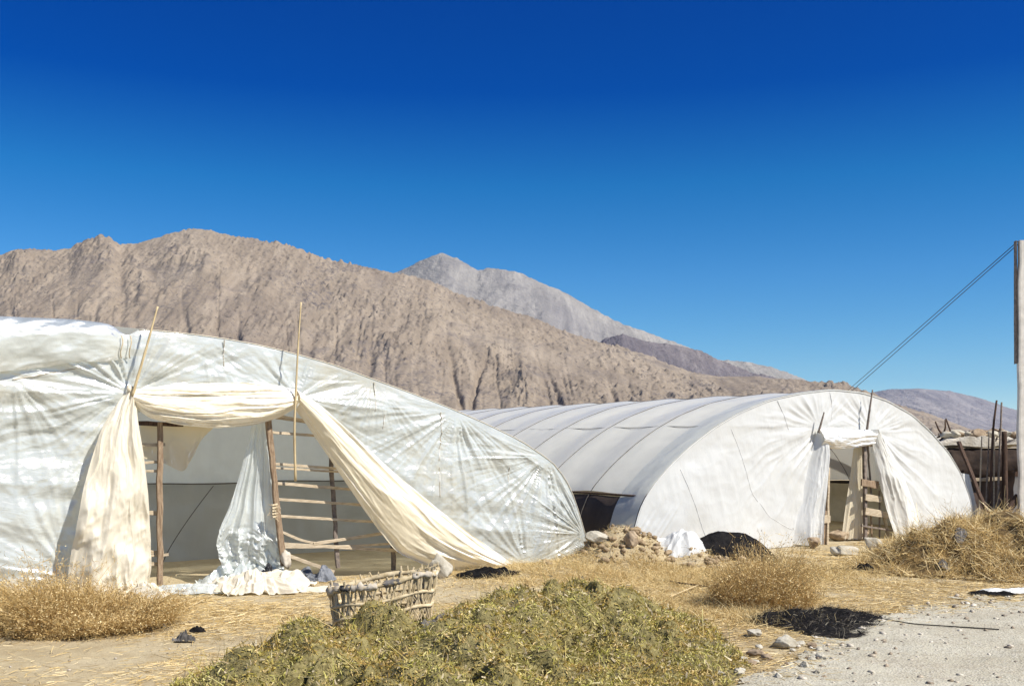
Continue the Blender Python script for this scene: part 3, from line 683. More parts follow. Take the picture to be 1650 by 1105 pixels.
# ---- the far greenhouse
g2 = thing('greenhouse', loc(O2, 4.5, 0), 'smaller white greenhouse behind, taut grey ribbed roof and narrow open doorway', 'greenhouse')
LEN2 = 22.0
D2l = tz(O2, 1325, 700); D2r = tz(O2, 1404, 700)
def fold2(T, Zz):
    cl_, cr_ = tz(O2, 1322, 690), tz(O2, 1404, 695)
    def fan(c, fa, seed, r0):
        a = np.arctan2(Zz - c[1], T - c[0]); r = np.hypot(T - c[0], Zz - c[1])
        return (ridged(a * fa + .5 * fbm(T * 1.3, Zz * 1.3, seed + 5, 2), r * .5, seed, 3, .5) - .6) * sst(0, .7, r) * np.exp(-r / 1.6)
    d = .10 * fan(cl_, 5, 161, .5) * (T < (cl_[0] + cr_[0]) / 2 + 10) * (1 - sst(cl_[0], cr_[0], T)) + .11 * fan(cr_, 5, 163, .5) * sst(cl_[0], cr_[0], T)
    d = d + .03 * fbm(T * .9, Zz * 1.2, 165, 4) + .012 * (ridged(T * 3 + Zz, Zz * 2, 167, 3) - .6)
    lc = np.exp(-((T - P2[0, 0]) / .9) ** 2) * (1 - sst(.5, 1.1, Zz)); d = d + .04 * lc * (ridged(T * 5 - Zz * 4, T * .5, 169, 3) - .6)
    return d
hole2 = [tz(O2, *p) for p in ((1326, 925), (1328, 716), (1400, 716), (1412, 760), (1428, 815), (1446, 870), (1450, 925))]
face(O2, P2, M['film_white'], g2, 'end_film', fold2, hole2, P2[0, 0] + .03, P2[-1, 0] - .03, 420, 130)
roof(O2, P2, LEN2, 'roof_film', M['film_roof2'], g2, .95, .045, .012, 15)
band(O2, P2, LEN2, g2, .95, 17, 'band', True)
face(O2, P2, M['film_roof2'], g2, 'back_film', lambda T, z: .04 * fbm(T, z, 4, 3), None, P2[0, 0] + .05, P2[-1, 0] - .05, 120, 40, w=LEN2)
hoops(O2, P2, LEN2, g2, .007, .003, 1)
for k in (62, 120, 178): purlin(O2, P2, LEN2, g2, k, .006, -.004)
# wide hem of the end film folded back over the roof
w_ = np.linspace(0, .62, 26); Qh = P2[8:-8]; WW, SS = np.meshgrid(w_, np.arange(len(Qh)) / len(Qh) * 12)
off = .018 + .02 * (ridged(SS * 2.2 + WW * 4, WW * 2.2, 171, 3) - .55) * np.sin(np.pi * WW / .62) ** .6 - .045 * np.sin(np.pi * WW / SPC) ** 2
hem = sweep(O2, Qh, w_, off)
grid('film_hem', hem, m_film('white_hem_film', (.86, .87, .82), (.5, .46, .38), .2, transl=.5, gloss=.03, rough=.4, bump=.3, bsc=7), g2)
mb = MB(); mb.tube(np.array([loc(O2, a, b, -.006) for a, b in P2[6:-6:3]]), .008, 6); mb.build('edge_rope', M['film_white'], g2, True)
mb = MB(); lo = P2[:120]; kk = int(np.argmin(abs(lo[:, 1] - .95))); w_ = np.linspace(.0, LEN2, 50); mb.tube(sweep(O2, P2, w_, np.full((len(P2), 50), .0))[kk], .016, 5); mb.build('band_rail', M['dark_wood'], g2, True)
# seams stuck along the end film where stakes press from behind
def seam(O, pxs, off, r, root, mat, dfun):
    P_ = []
    for p in resample([tz(O, *q) for q in pxs], 40): P_.append(loc(O, p[0], p[1]) + N * (float(dfun(np.array([p[0]]), np.array([p[1]]))[0]) + off))
    mb = MB(); mb.tube(P_, r, 5); mb.build('seam', mat, root, True)
M['seam'] = m_simple('grey_seam', (.46, .46, .45), (.74, .74, .72), 9, .8, .2, .003, 30, lo=.4, hi=.6)
for pxs in (((1178, 690), (1190, 720), (1203, 760), (1212, 795), (1222, 808)), ((1096, 756), (1110, 790), (1125, 830), (1138, 866)), ((1252, 645), (1262, 668), (1270, 692)), ((1337, 632), (1340, 655), (1338, 680)), ((1225, 810), (1240, 832), (1275, 853), (1300, 852))):
    seam(O2, pxs, .001, .0045, g2, M['seam'], fold2)
# door frame
def post2(x0, y0, x1, y1, wd, off, mat, th=.7):
    mb = MB(); a = fp(O2, x0, y0, off); b = fp(O2, x1, y1, off); b[2] = max(b[2], -.03); mb.beam(a, b, wd, wd * th, U, 10, .004); return mb.build('door_post', M[mat], g2)
post2(1327, 722, 1326, 884, .09, .02, 'wood'); post2(1335, 752, 1333, 884, .05, .07, 'slat')
post2(1393, 714, 1394, 876, .075, .02, 'grey_stick'); post2(1398, 716, 1404, 800, .035, -.03, 'grey_stick')
post2(1417, 790, 1417, 872, .03, -.05, 'grey_stick'); post2(1403, 820, 1405, 872, .03, -.05, 'wood'); post2(1425, 832, 1432, 876, .06, -.06, 'slat')
mb = MB(); mb.beam(fp(O2, 1322, 721, .03), fp(O2, 1404, 717, .03), .06, .06, Z); mb.build('lintel', M['wood'], g2)
for (x0, y0, x1, y1, h, mt) in ((1388, 777, 1415, 781, .13, 'wood'), (1394, 801, 1420, 804, .12, 'slat'), (1394, 823, 1432, 830, .12, 'slat'), (1388, 847, 1444, 855, .03, 'grey_stick'), (1318, 824, 1336, 826, .07, 'wood'), (1317, 836, 1337, 836, .13, 'slat')):
    mb = MB(); mb.beam(fp(O2, x0, y0, .07), fp(O2, x1, y1, .07), h, .03, Z, 4, .003); mb.build('slat', M[mt], g2)
f2a = folds(2.2, .14, 201, .4, .6)
patch('door_curtain', O2, [(1318, 690, .05), (1310, 718, .03), (1300, 755, -.02), (1288, 800, -.03), (1276, 845, -.03), (1272, 876, -.03)],
      [(1330, 690, .08), (1331, 730, .1), (1329, 770, .12), (1325, 820, .14), (1322, 855, .14), (1322, 880, .12)], M['film_white'], g2, lambda u, v: (f2a(u, v) + .07) * sst(0, .6, v), 110, 70, 0)
f2b = folds(3.0, .10, 205, .8, .6)
patch('door_curtain', O2, [(1318, 690, .08), (1340, 688, .1), (1370, 692, .1), (1406, 692, .08)], [(1322, 718, .1), (1345, 724, .14), (1375, 722, .14), (1406, 716, .1)], M['cream3'], g2, f2b, 90, 60, .1)
f2c = folds(2.2, .20, 209, .4, .6)
patch('door_curtain', O2, [(1402, 692, .08), (1410, 740, .12), (1420, 785, .15), (1432, 830, .18), (1446, 870, .2), (1454, 880, .2)],
      [(1412, 692, .08), (1436, 730, .1), (1458, 775, .12), (1474, 815, .14), (1480, 850, .14), (1478, 872, .12)], M['cream3'], g2, f2c, 110, 70, .12)
patch('inner_curtain', O2, [(1376, 716, -.15), (1370, 770, -.2), (1360, 830, -.22), (1352, 882, -.24)], [(1392, 716, -.05), (1393, 770, -.05), (1393, 830, -.05), (1394, 884, -.05)], M['cream'], g2,
      lambda u, v: .14 * (ridged(v * 4, u * .8, 213, 3) - .5) * u, 70, 50)

# ------------------------------------------------------------------ bamboo sticks pinning the curtains
def stick(pts, r0, r1, name, mat, label, cat, group=None, nodes=True):
    P_ = resample(np.array(pts), 24, len(pts) > 2); r = np.linspace(r0, r1, 24)
    if nodes: r = r * (1 + .14 * (np.arange(24) % 6 == 0))
    mb = MB(); mb.tube(P_, r, 7, .04); o = mb.build(name, M[mat], None, True); return tag(o, label, cat, group)
stick([fp(O1, 254, 494, .28), fp(O1, 236, 560, .27), fp(O1, 213, 638, .22)], .010, .017, 'bamboo_stick', 'bamboo', 'bare bamboo stick leaning over the left cream curtain knot', 'stick')
stick([fp(O1, 485, 487, .25), fp(O1, 480, 560, .27), fp(O1, 474, 690, .26), fp(O1, 476, 775, .20)], .009, .017, 'bamboo_stick', 'bamboo', 'long bamboo stick standing through the tie of the right swept curtain', 'stick')
stick([fp(O2, 1328, 664, .16), fp(O2, 1319, 697, .12)], .012, .022, 'bamboo_stick', 'grey_stick', 'short grey stick above left corner of the narrow white doorway', 'stick')
stick([fp(O2, 1406, 628, .18), fp(O2, 1401, 662, .16), fp(O2, 1397, 692, .12)], .012, .024, 'bamboo_stick', 'grey_stick', 'taller grey stick above right corner of the narrow white doorway', 'stick')

# ------------------------------------------------------------------ heaps
def heap(name, hf, x0, x1, y0, y1, step, mat, parent):
    xs = np.arange(x0, x1, step); ys = np.arange(y0, y1, step); X, Y = np.meshgrid(xs, ys, indexing='ij')
    h = hf(X, Y); m = h > .012
    mk = m[:-1, :-1] | m[1:, 1:] | m[1:, :-1] | m[:-1, 1:]
    return grid(name, np.stack([X, Y, np.where(m, gz(X, Y) + h, gz(X, Y) - .02)], -1), mat, parent, mask=mk)
def on_heap(hf, n, x0, x1, y0, y1, minh=.015):
    X = rng.uniform(x0, x1, n); Y = rng.uniform(y0, y1, n); h = hf(X, Y); k = h > minh
    X, Y, h = X[k], Y[k], h[k]; e = .02
    nx = -(hf(X + e, Y) - hf(X - e, Y)) / (2 * e); ny = -(hf(X, Y + e) - hf(X, Y - e)) / (2 * e)
    return np.stack([X, Y, gz(X, Y) + h], 1), unit(np.stack([nx, ny, np.ones_like(nx)], 1))
def clodmap(x0, x1, y0, y1, res, sets, seed):
    k = np.random.default_rng(seed); xs = np.arange(x0, x1, res); ys = np.arange(y0, y1, res); H = np.zeros((len(xs), len(ys)))
    for (n_, r0, r1, h0, h1) in sets:
        for _ in range(n_):
            cx, cy, r = k.uniform(x0, x1), k.uniform(y0, y1), k.uniform(r0, r1); h = k.uniform(h0, h1); el_ = k.uniform(.6, 1.6); an = k.uniform(0, 3.14)
            i0, i1 = np.searchsorted(xs, (cx - 1.7 * r, cx + 1.7 * r)); j0, j1 = np.searchsorted(ys, (cy - 1.7 * r, cy + 1.7 * r))
            if i1 <= i0 or j1 <= j0: continue
            DX, DY = np.meshgrid(xs[i0:i1] - cx, ys[j0:j1] - cy, indexing='ij'); p = (DX * math.cos(an) + DY * math.sin(an)) * el_; q = (DY * math.cos(an) - DX * math.sin(an)) / el_
            b_ = h * np.clip(1 - (p * p + q * q) / r ** 2, 0, 1) ** .6
            H[i0:i1, j0:j1] = np.maximum(H[i0:i1, j0:j1], b_ + .35 * H[i0:i1, j0:j1] * (b_ > 0))
    def f(X, Y):
        fx = np.clip((X - x0) / res, 0, len(xs) - 1.001); fy = np.clip((Y - y0) / res, 0, len(ys) - 1.001); i = fx.astype(int); j = fy.astype(int); u = fx - i; v = fy - j
        return (H[i, j] * (1 - u) + H[i + 1, j] * u) * (1 - v) + (H[i, j + 1] * (1 - u) + H[i + 1, j + 1] * u) * v
    return f
hay_clods = clodmap(-3.2, 3.2, 5.2, 11.8, .012, ((150, .18, .34, .06, .17), (900, .07, .15, .04, .10), (2200, .025, .06, .02, .05)), 77)
straw_clods = clodmap(4.2, 10.8, 11.6, 16.4, .02, ((60, .25, .5, .08, .24), (260, .1, .22, .05, .13)), 79)
def hay_h(X, Y):
    X = X + .05 * fbm(X * 5, Y * 5, 317, 2); Y = Y + .05 * fbm(X * 5, Y * 5, 319, 2)
    b = bumpf(X, Y, .52, 9.5, .90, 1.1, .46) + bumpf(X, Y, -.22, 8.0, .62, .75, .30, 1.4) + bumpf(X, Y, 1.15, 8.1, .62, .8, .15) + bumpf(X, Y, -.25, 9.5, .4, .5, .10)
    b = np.maximum(b, bumpf(X, Y, -1.62, 8.0, .50, .55, .31, 1.4)) + bumpf(X, Y, -1.95, 7.3, .5, .45, .12) + bumpf(X, Y, -1.3, 7.0, .7, .45, .14)
    b = np.maximum(b, bumpf(X, Y, -1.02, 8.78, .34, .22, .26, 1.4)) + bumpf(X, Y, -.55, 8.7, .3, .3, .06)
    b = b + bumpf(X, Y, -.1, 6.8, 1.3, .6, .16)
    b = b - bumpf(X, Y, -1.0, 8.15, .15, .38, .10) + bumpf(X, Y, -.95, 7.7, .5, .7, .10)
    b = np.maximum(b, np.maximum(bumpf(X, Y, -1.16, 9.15, .40, .20, .32, 1.5), bumpf(X, Y, -1.12, 8.80, .50, .19, .36, 1.3)))
    cl = hay_clods(X, Y)
    lump = (cl - .085) * 1.7 * sst(.06, .2, b) + .06 * fbm(X * 2.0, Y * 2.0, 301, 4) + .03 * fbm(X * 7, Y * 7, 309, 3) * sst(.05, .2, b)
    return b * (1 + .1 * fbm(X * 1.2, Y * 1.2, 311, 2)) + lump * sst(.03, .2, b) - .035
hay = thing('fodder_heap', (.2, 8.6, 0), 'big heap of dried green fodder leaves in the foreground', 'hay heap')
heap('heap_core', hay_h, -3.0, 3.0, 5.4, 11.6, .02, M['mud'], hay)
P_, Nn = on_heap(hay_h, 210000, -3, 3, 5.6, 11.6)
k_ = rng.uniform(0, 1, len(P_)) < .45 + .55 * sst(-.15, .15, fbm(P_[:, 0] * 6, P_[:, 1] * 6, 341, 3)); P_ = P_[k_]; Nn = Nn[k_]
P_ = P_ + Nn * rng.uniform(-.008, .014, (len(P_), 1))
D_ = unit(Nn * .35 + rng.normal(0, .9, P_.shape))
n = len(P_); V_, F_ = blades(P_, D_, rng.uniform(.008, .032, n), rng.uniform(.006, .016, n), rng.normal(0, .45, (n, 3)), 2, .5)
lv = mesh('leaf_litter', V_, F_, M['hay'], hay); lv['kind'] = 'stuff'
P_, Nn = on_heap(hay_h, 12000, -3, 3, 5.6, 11.6); n = len(P_); P_ = P_ + Nn * rng.uniform(.005, .035, (n, 1))
D_ = unit(Nn * .3 + rng.normal(0, .9, P_.shape)); V_, F_ = blades(P_, D_, rng.uniform(.012, .038, n), rng.uniform(.008, .02, n), rng.normal(0, .5, (n, 3)), 2, .5)
lv = mesh('pale_leaf_bits', V_, F_, M['haybits'], hay); lv['kind'] = 'stuff'

P_, Nn = on_heap(hay_h, 6000, -3, 3, 5.6, 11.6); n = len(P_); P_ = P_ + Nn * rng.uniform(.0, .03, (n, 1))
D_ = unit(Nn * .25 + rng.normal(0, .9, P_.shape)); V_, F_ = blades(P_, D_, rng.uniform(.06, .17, n), rng.uniform(.003, .006, n), rng.normal(0, .4, (n, 3)), 3, .4)
lv = mesh('cut_stalks', V_, F_, M['hay'], hay); lv['kind'] = 'stuff'

def straw_h(X, Y):
    b = bumpf(X, Y, 6.75, 14.3, 1.25, .75, .56, 1.3) + bumpf(X, Y, 7.7, 13.6, 1.0, .8, .42, 1.3) + bumpf(X, Y, 5.75, 13.75, .75, .55, .30, 1.2) + bumpf(X, Y, 9.0, 14.4, 1.2, 1.2, .5)
    b = b + bumpf(X, Y, 6.7, 12.95, .8, .5, .12)
    lump = .12 * fbm(X * 2.0, Y * 2.0, 321, 4) + 1.0 * (straw_clods(X, Y) - .11)
    return b + lump * sst(.04, .22, b) - .04
sh = thing('straw_heap', (6.8, 14.0, 0), 'loose tangled straw heap beside the road, in front of the dark shed', 'straw heap')
heap('heap_core', straw_h, 4.4, 10.6, 11.9, 16.2, .05, M['strawcore'], sh)
P_, Nn = on_heap(straw_h, 110000, 4.4, 10.6, 11.9, 16.0); n = len(P_); P_ = P_ + Nn * rng.uniform(-.02, .03, (n, 1))
keep = fbm(P_[:, 0] * 2.2, P_[:, 1] * 2.2, 331, 3) > -.34; P_ = P_[keep]; Nn = Nn[keep]; n = len(P_)
D_ = unit(Nn * .12 + rng.normal(0, .8, P_.shape) * [1, 1, .6]); V_, F_ = blades(P_, D_, rng.uniform(.05, .19, n), rng.uniform(.004, .009, n), rng.normal(0, .5, (n, 3)), 4, .4)
lv = mesh('straw_strands', V_, F_, M['straw'], sh); lv['kind'] = 'stuff'

# ------------------------------------------------------------------ straw and grass cover
def scatter(n, x0, x1, y0, y1, dens):
    X = rng.uniform(x0, x1, n); Y = rng.uniform(y0, y1, n); k = rng.uniform(0, 1, n) < dens(X, Y); X, Y = X[k], Y[k]
    return np.stack([X, Y, gz(X, Y)], 1)
def front1(X, Y): return ((X - O1[0]) * N[0] + (Y - O1[1]) * N[1])
def litter_d(X, Y):
    f = front1(X, Y); m = sst(.0, .4, np.where(X > 1.6, (X - O2[0]) * N[0] + (Y - O2[1]) * N[1], f))
    rd = 1 - sst(-.25, .9, road_edge(X, Y))
    pat = sst(-.25, .35, fbm(X * .9, Y * 1.3, 341, 4))
    path = 1 - .75 * np.exp(-((Y - 8.9 - .1 * X) / .55) ** 2) * (X < -1.2)
    return m * rd * (.12 + .88 * pat) * path
P_ = scatter(230000, -6, 8, 6.6, 18, litter_d); n = len(P_); P_[:, 2] += rng.uniform(.002, .02, n)
a = rng.uniform(0, 2 * math.pi, n); D_ = np.stack([np.cos(a), np.sin(a), rng.normal(.02, .08, n)], 1)
V_, F_ = blades(P_, D_, rng.uniform(.03, .16, n), rng.uniform(.002, .006, n), rng.normal(0, .12, (n, 3)) * [1, 1, .3], 2, .3)
tag(mesh('straw_litter', V_, F_, M['straw']), 'loose yellow straw strewn over the sandy yard', 'straw', kind='stuff')
def grass_d(X, Y):
    a = bumpf(X, Y, .75, 13.2, 1.05, .75, 1.0) + bumpf(X, Y, 1.7, 12.9, 1.2, .55, .8) + bumpf(X, Y, 3.1, 13.1, 1.3, .85, 1.0) + bumpf(X, Y, 4.2, 13.6, .8, .5, .5)
    a = a + bumpf(X, Y, 2.2, 10.2, .75, .6, .9) + bumpf(X, Y, 2.1, 11.2, .9, .5, .6) + bumpf(X, Y, 7.6, 17.6, .8, .7, 1.0) + bumpf(X, Y, .1, 13.6, .5, .3, .35)
    f = np.where(X > 1.75, (X - O2[0]) * N[0] + (Y - O2[1]) * N[1], front1(X, Y))
    return np.clip(a, 0, 1) * sst(.05, .3, f) * (1 - sst(-.2, .3, road_edge(X, Y))) * (.35 + .65 * sst(-.2, .2, fbm(X * 2, Y * 2, 351, 3)))
P_ = np.concatenate([scatter(230000, -1, 5.6, 9.4, 15, grass_d), scatter(30000, 6.5, 9, 16.4, 19, grass_d)]); n = len(P_)
D_ = unit(np.stack([rng.normal(-.15, .55, n), rng.normal(0, .55, n), rng.uniform(.25, 1, n)], 1))
V_, F_ = blades(P_, D_, rng.uniform(.05, .22, n) * (1 + .4 * fbm(P_[:, 0] * 1.5, P_[:, 1] * 1.5, 361, 2)), rng.uniform(.003, .007, n), np.stack([rng.normal(0, .3, n), rng.normal(0, .3, n), -rng.uniform(.1, .5, n)], 1), 3, .8)
tag(mesh('dry_grass', V_, F_, M['grass']), 'matted golden dry grass between the greenhouses and the road', 'grass', kind='stuff')

def bush(name, cx, cy, rx_, ry_, h, nst, label, lean=(0, 0), leafn=6, spread=.7, rough=.75, fr=3.2):
    b = thing(name, (cx, cy, float(gz(cx, cy))), label, 'dry shrub')
    a = rng.uniform(0, 2 * math.pi, nst); r = np.sqrt(rng.uniform(0, 1, nst))
    X = cx + rx_ * r * np.cos(a); Y = cy + ry_ * r * np.sin(a)
    hh = h * (1 - .75 * r ** 2) * rng.uniform(.45, 1.1, nst) + .05
    hh = hh * (1 + rough * fbm(X * fr, Y * fr, 371, 3) * 1.6); hh = np.clip(hh, .03, h * 1.5)
    D_ = unit(np.stack([np.cos(a) * r * spread + lean[0] + rng.normal(0, .22, nst), np.sin(a) * r * spread + lean[1] + rng.normal(0, .22, nst), np.ones(nst)], 1))
    P0 = np.stack([X, Y, gz(X, Y) - .01], 1); B = np.stack([rng.normal(0, .22, nst), rng.normal(0, .22, nst), -rng.uniform(0, .25, nst)], 1)
    V1, F1 = blades(P0, D_, hh, np.full(nst, .005), B, 4, .6)
    # twigs off the stems
    k = np.repeat(np.arange(nst), leafn); s = rng.uniform(.25, 1.0, len(k)); Pt = P0[k] + D_[k] * (hh[k] * s)[:, None] + B[k] * (hh[k] * s ** 2)[:, None]
    Dt = unit(D_[k] * .5 + rng.normal(0, .6, (len(k), 3))); nt = len(k)
    V2, F2 = blades(Pt, Dt, rng.uniform(.03, .11, nt), rng.uniform(.0025, .006, nt), rng.normal(0, .4, (nt, 3)), 2, .5)
    s_ = mesh('stems', np.r_[V1, V2], np.r_[F1, F2 + len(V1)], M['brush'], b); s_['kind'] = 'stuff'
    Pl = Pt + Dt * .06; nl = len(Pl); V3, F3 = blades(Pl, unit(rng.normal(0, 1, (nl, 3))), rng.uniform(.008, .02, nl), rng.uniform(.006, .012, nl), np.zeros((nl, 3)), 1, .3)
    s_ = mesh('seed_heads', V3, F3, M['grass'], b); s_['kind'] = 'stuff'
    return b
bush('dry_shrub', -4.15, 9.4, .74, .52, .60, 4400, 'brown tangled dry weed heap in front of the left cream curtain', leafn=7, spread=1.5, rough=1.0, fr=2.6)
bush('dry_shrub', 2.70, 10.75, .42, .36, .62, 1500, 'tall brown dry weed clump right of the green heap, before the black mound', lean=(.30, 0), leafn=7, spread=.9, rough=.7, fr=3.0)
bush('dry_shrub', -5.15, 10.1, .40, .40, .34, 500, 'small dry weed clump at the left edge of the picture', leafn=6, spread=1.0)
bush('dry_shrub', 7.7, 17.4, .55, .35, .75, 400, 'pale dry grass clump at the far right foot of the white greenhouse', leafn=4)

# ------------------------------------------------------------------ basket
bk = thing('wicker_basket', (-1.18, 9.15, .05), 'broken open-weave wicker pannier half sunk in the green heap', 'basket')
bc = np.array([-1.18, 9.15, .0]); BL, BW = .48, .24
def bpt(a, k):      # k 0 bottom .. 1 top
    x = math.copysign(abs(math.cos(a)) ** .7, math.cos(a)) * BL * (.90 + .12 * k); y = math.copysign(abs(math.sin(a)) ** .8, math.sin(a)) * BW * (.85 + .2 * k)
    return bc + np.array([x, y * 1.0 + .04 * x, .10 + .40 * k + .17 * x + .012 * math.sin(a * 5)])
for nm, k, r, mt in (('rim', 1.0, .026, 'wicker'), ('band', .62, .017, 'wicker'), ('band', .30, .017, 'wicker')):
    mb = MB(); mb.tube([bpt(a, k) for a in np.linspace(0, 2 * math.pi, 49)], r * (1 + .15 * np.sin(np.arange(49) * 1.7)), 7, .15); mb.build(nm, M[mt], bk, True)
mb = MB()
for i in range(120):
    a = i / 120 * 2 * math.pi; d = rng.choice([-.17, .17, .24, -.22, .04]); a2 = a + d + rng.normal(0, .05)
    mb.tube([bpt(a - d, .0) + rng.normal(0, .006, 3), (bpt(a, .5) + bpt(a2, .5)) / 2 + rng.normal(0, .006, 3), bpt(a2, 1.0 + rng.uniform(0, .16)) + rng.normal(0, .010, 3)], rng.uniform(.006, .010), 5)
mb.build('weave', M['wicker'], bk)
for (a0, a1, r) in ((3.2, 4.0, .032), (4.3, 4.7, .040), (5.2, 6.1, .032)):
    mb = MB(); P_ = [bpt(a, 1.0) + np.array([0, -.004, .006 * math.sin(a * 20)]) for a in np.linspace(a0, a1, 12)]; mb.tube(P_, r * rng.uniform(.6, 1.15, 12), 9, .35); mb.build('rim_wrapping', M['rag'], bk, True)
for (a0, a1) in ((2.6, 3.25), (4.02, 4.28), (4.72, 5.0)):
    mb = MB(); mb.tube([bpt(a, 1.0) for a in np.linspace(a0, a1, 8)], np.array([.018, .034, .026, .036, .024, .034, .03, .018]), 9, .35); mb.build('rim_wrapping', M['ragdark'], bk, True)

# ------------------------------------------------------------------ crumpled sheets, bags, mounds
def cloth(name, cx, cy, rx_, ry_, h, mat, label, cat, seed, rot=0.0, sharp=.6, n=90, group=None, freq=5.0, hf=None, rag=.22):
    g = np.linspace(-1, 1, n); X, Y = np.meshgrid(g, g, indexing='ij')
    R = np.hypot(X, Y); a = np.arctan2(Y, X); q = np.maximum(np.abs(X), np.abs(Y)) / np.maximum(R, 1e-6)
    X, Y = X * (q * .8 + .2), Y * (q * .8 + .2)
    ed = 1 + rag * fbm(np.cos(a) * 1.6 + seed, np.sin(a) * 1.6, seed, 4)
    R = np.clip(np.hypot(X, Y), 0, 1.4)
    x = X * rx_ * ed; y = Y * ry_ * ed; c, s = math.cos(rot), math.sin(rot)
    wx = cx + x * c - y * s; wy = cy + x * s + y * c
    bell = np.clip(1 - R ** 2, 0, 1) ** .7
    cr = min(.11, h * .55) * sharp
    big = sst(.25, .75, fbm(X * 1.7 + seed, Y * 1.7, seed + 4, 2) * .5 + .5)
    ww = 1.3 * fbm(X * 1.9, Y * 1.9, seed + 9, 3)
    z = h * bell * (.15 + .8 * big) + cr * (ridged(X * freq * .22 + ww, Y * freq * .5 + ww, seed + 5, 3, .55) - .5) * (.35 + .8 * bell) * 1.6 + .3 * cr * (ridged(X * freq * .9 - Y * 2, Y * freq * .8, seed + 6, 2) - .5)
    z = np.maximum(z, .0) + .012 + .006 * fbm(X * 9, Y * 9, seed + 8, 2)
    return tag(grid(name, np.stack([wx, wy, gz(wx, wy) + z + (0 if hf is None else np.maximum(hf(wx, wy), 0))], -1), M[mat]), label, cat, group)
def mound(name, cx, cy, rx_, ry_, h, mat, label, cat, seed, amp=.15, fr=3.0, n=70, rot=0, pw=.6, group=None):
    g = np.linspace(-1, 1, n); X, Y = np.meshgrid(g, g, indexing='ij')
    q = np.maximum(np.abs(X), np.abs(Y)) / np.maximum(np.hypot(X, Y), 1e-6); X, Y = X * q, Y * q; R = np.hypot(X, Y)
    a = np.arctan2(Y, X); ed = 1 + .18 * fbm(np.cos(a) * 2 + seed, np.sin(a) * 2, seed, 3)
    x = X * rx_ * ed; y = Y * ry_ * ed; c, s = math.cos(rot), math.sin(rot); wx = cx + x * c - y * s; wy = cy + x * s + y * c
    e = np.clip(1 - R ** 2, 0, 1) ** pw
    z = h * e * (1 + amp * fbm(X * fr, Y * fr, seed + 2, 4)) + h * amp * (ridged(X * fr * 2, Y * fr * 2, seed + 6, 3) - .6) * e - .01
    return tag(grid(name, np.stack([wx, wy, gz(wx, wy) + z], -1), M[mat]), label, cat, group)
# plastic lying in the near doorway
p = gp(395, 950); cloth('plastic_sheet', -3.0, 11.75, .62, .42, .20, 'cream2', 'crumpled cream plastic sheet on the ground before the near doorway', 'plastic sheet', 401, .25, 1.6, 150, freq=4.2, rag=.7)
cloth('plastic_sheet', -3.55, 11.7, .62, .24, .10, 'film_pale', 'pale sheet trailing flat from the foot of the near left door post', 'plastic sheet', 411, .25, 1.1, 120, freq=6, rag=.5)
cloth('plastic_sheet', -3.35, 12.55, .55, .30, .24, 'film_pale', 'bluish plastic bunched inside the near doorway, against dark inner tunnel', 'plastic sheet', 421, .5, 1.5, 120, freq=7, rag=.5)
cloth('plastic_sheet', -2.35, 11.9, .55, .20, .06, 'cream2', 'narrow cream strip of sheet lying on straw right of the crumpled sheet', 'plastic sheet', 425, .1, .8)
cloth('plastic_sheet', -4.25, 11.15, .38, .26, .16, 'cream2', 'loose curtain hem lying on the ground behind the brown weed heap', 'plastic sheet', 431, -.3, 1.5, 120, freq=6, rag=.5)
cloth('plastic_bag', -2.95, 12.55, .30, .22, .24, 'blackbag', 'black plastic bag at the foot of the leaning door post', 'bag', 441, .1, .7)
cloth('sack', -2.52, 12.7, .28, .20, .20, 'greybag', 'grey plastic sack beside the black bag at the doorway', 'bag', 451, -.1, .6)
mb = MB(); V_, F_ = rock_vf(3, 12, (.075, .07, .12), .5, .3); mb.add(V_ + np.array([-2.83, 12.5, .30]), F_); tag(mb.build('rag', M['rag'], None, True), 'knotted white rag at the foot of the leaning door post', 'rag')
# black mound, white sheet, burnt pile
mound('tarp_mound', 3.19, 14.75, .76, .45, .44, 'black', 'smooth black felt covered mound in front of the white greenhouse', 'mound', 461, .12, 2.0, pw=.75)
mound('plastic_sheet', 2.50, 14.42, .46, .26, .30, 'film_white', 'white sheet spread beside the left end of the black mound', 'plastic sheet', 471, .25, 1.5, rot=.5, pw=.9)
bp = thing('burnt_fibre_pile', (3.0, 9.6, 0), 'charred black fibre pile at the edge of the gravel road', 'debris pile')
def burn_h(X, Y):
    b = bumpf(X, Y, 2.75, 9.75, .42, .30, .15) + bumpf(X, Y, 3.32, 10.0, .34, .20, .13) + bumpf(X, Y, 2.95, 9.15, .28, .22, .10) + bumpf(X, Y, 3.1, 9.5, .5, .35, .05)
    b = b * .8
    return b * (1 + .8 * fbm(X * 2.6, Y * 2.6, 481, 4)) + .045 * (ridged(X * 7, Y * 7, 485, 3) - .6) * sst(.02, .08, b) - .018
heap('pile_core', burn_h, 1.9, 4.2, 8.4, 10.7, .02, M['black'], bp)
P_, Nn = on_heap(burn_h, 11000, 1.9, 4.2, 8.4, 10.7, .006); n = len(P_)
D_ = unit(Nn * .2 + np.stack([rng.normal(.5, .6, n), rng.normal(0, .5, n), rng.normal(0, .25, n)], 1)); V_, F_ = blades(P_ + Nn * rng.uniform(0, .015, (n, 1)), D_, rng.uniform(.02, .08, n), rng.uniform(.002, .005, n), rng.normal(0, .3, (n, 3)), 3, .5)
lv = mesh('black_strands', V_, F_, M['blackhair'], bp); lv['kind'] = 'stuff'
stick([gp(1425, 1000) + Z * .02, gp(1470, 1007) + Z * .015, gp(1530, 1011) + Z * .015, gp(1610, 1016) + Z * .015], .005, .006, 'line', 'black', 'thin black line lying across the gravel from the charred pile', 'line', nodes=False)  # thin dark tube laid along a dark line on the gravel
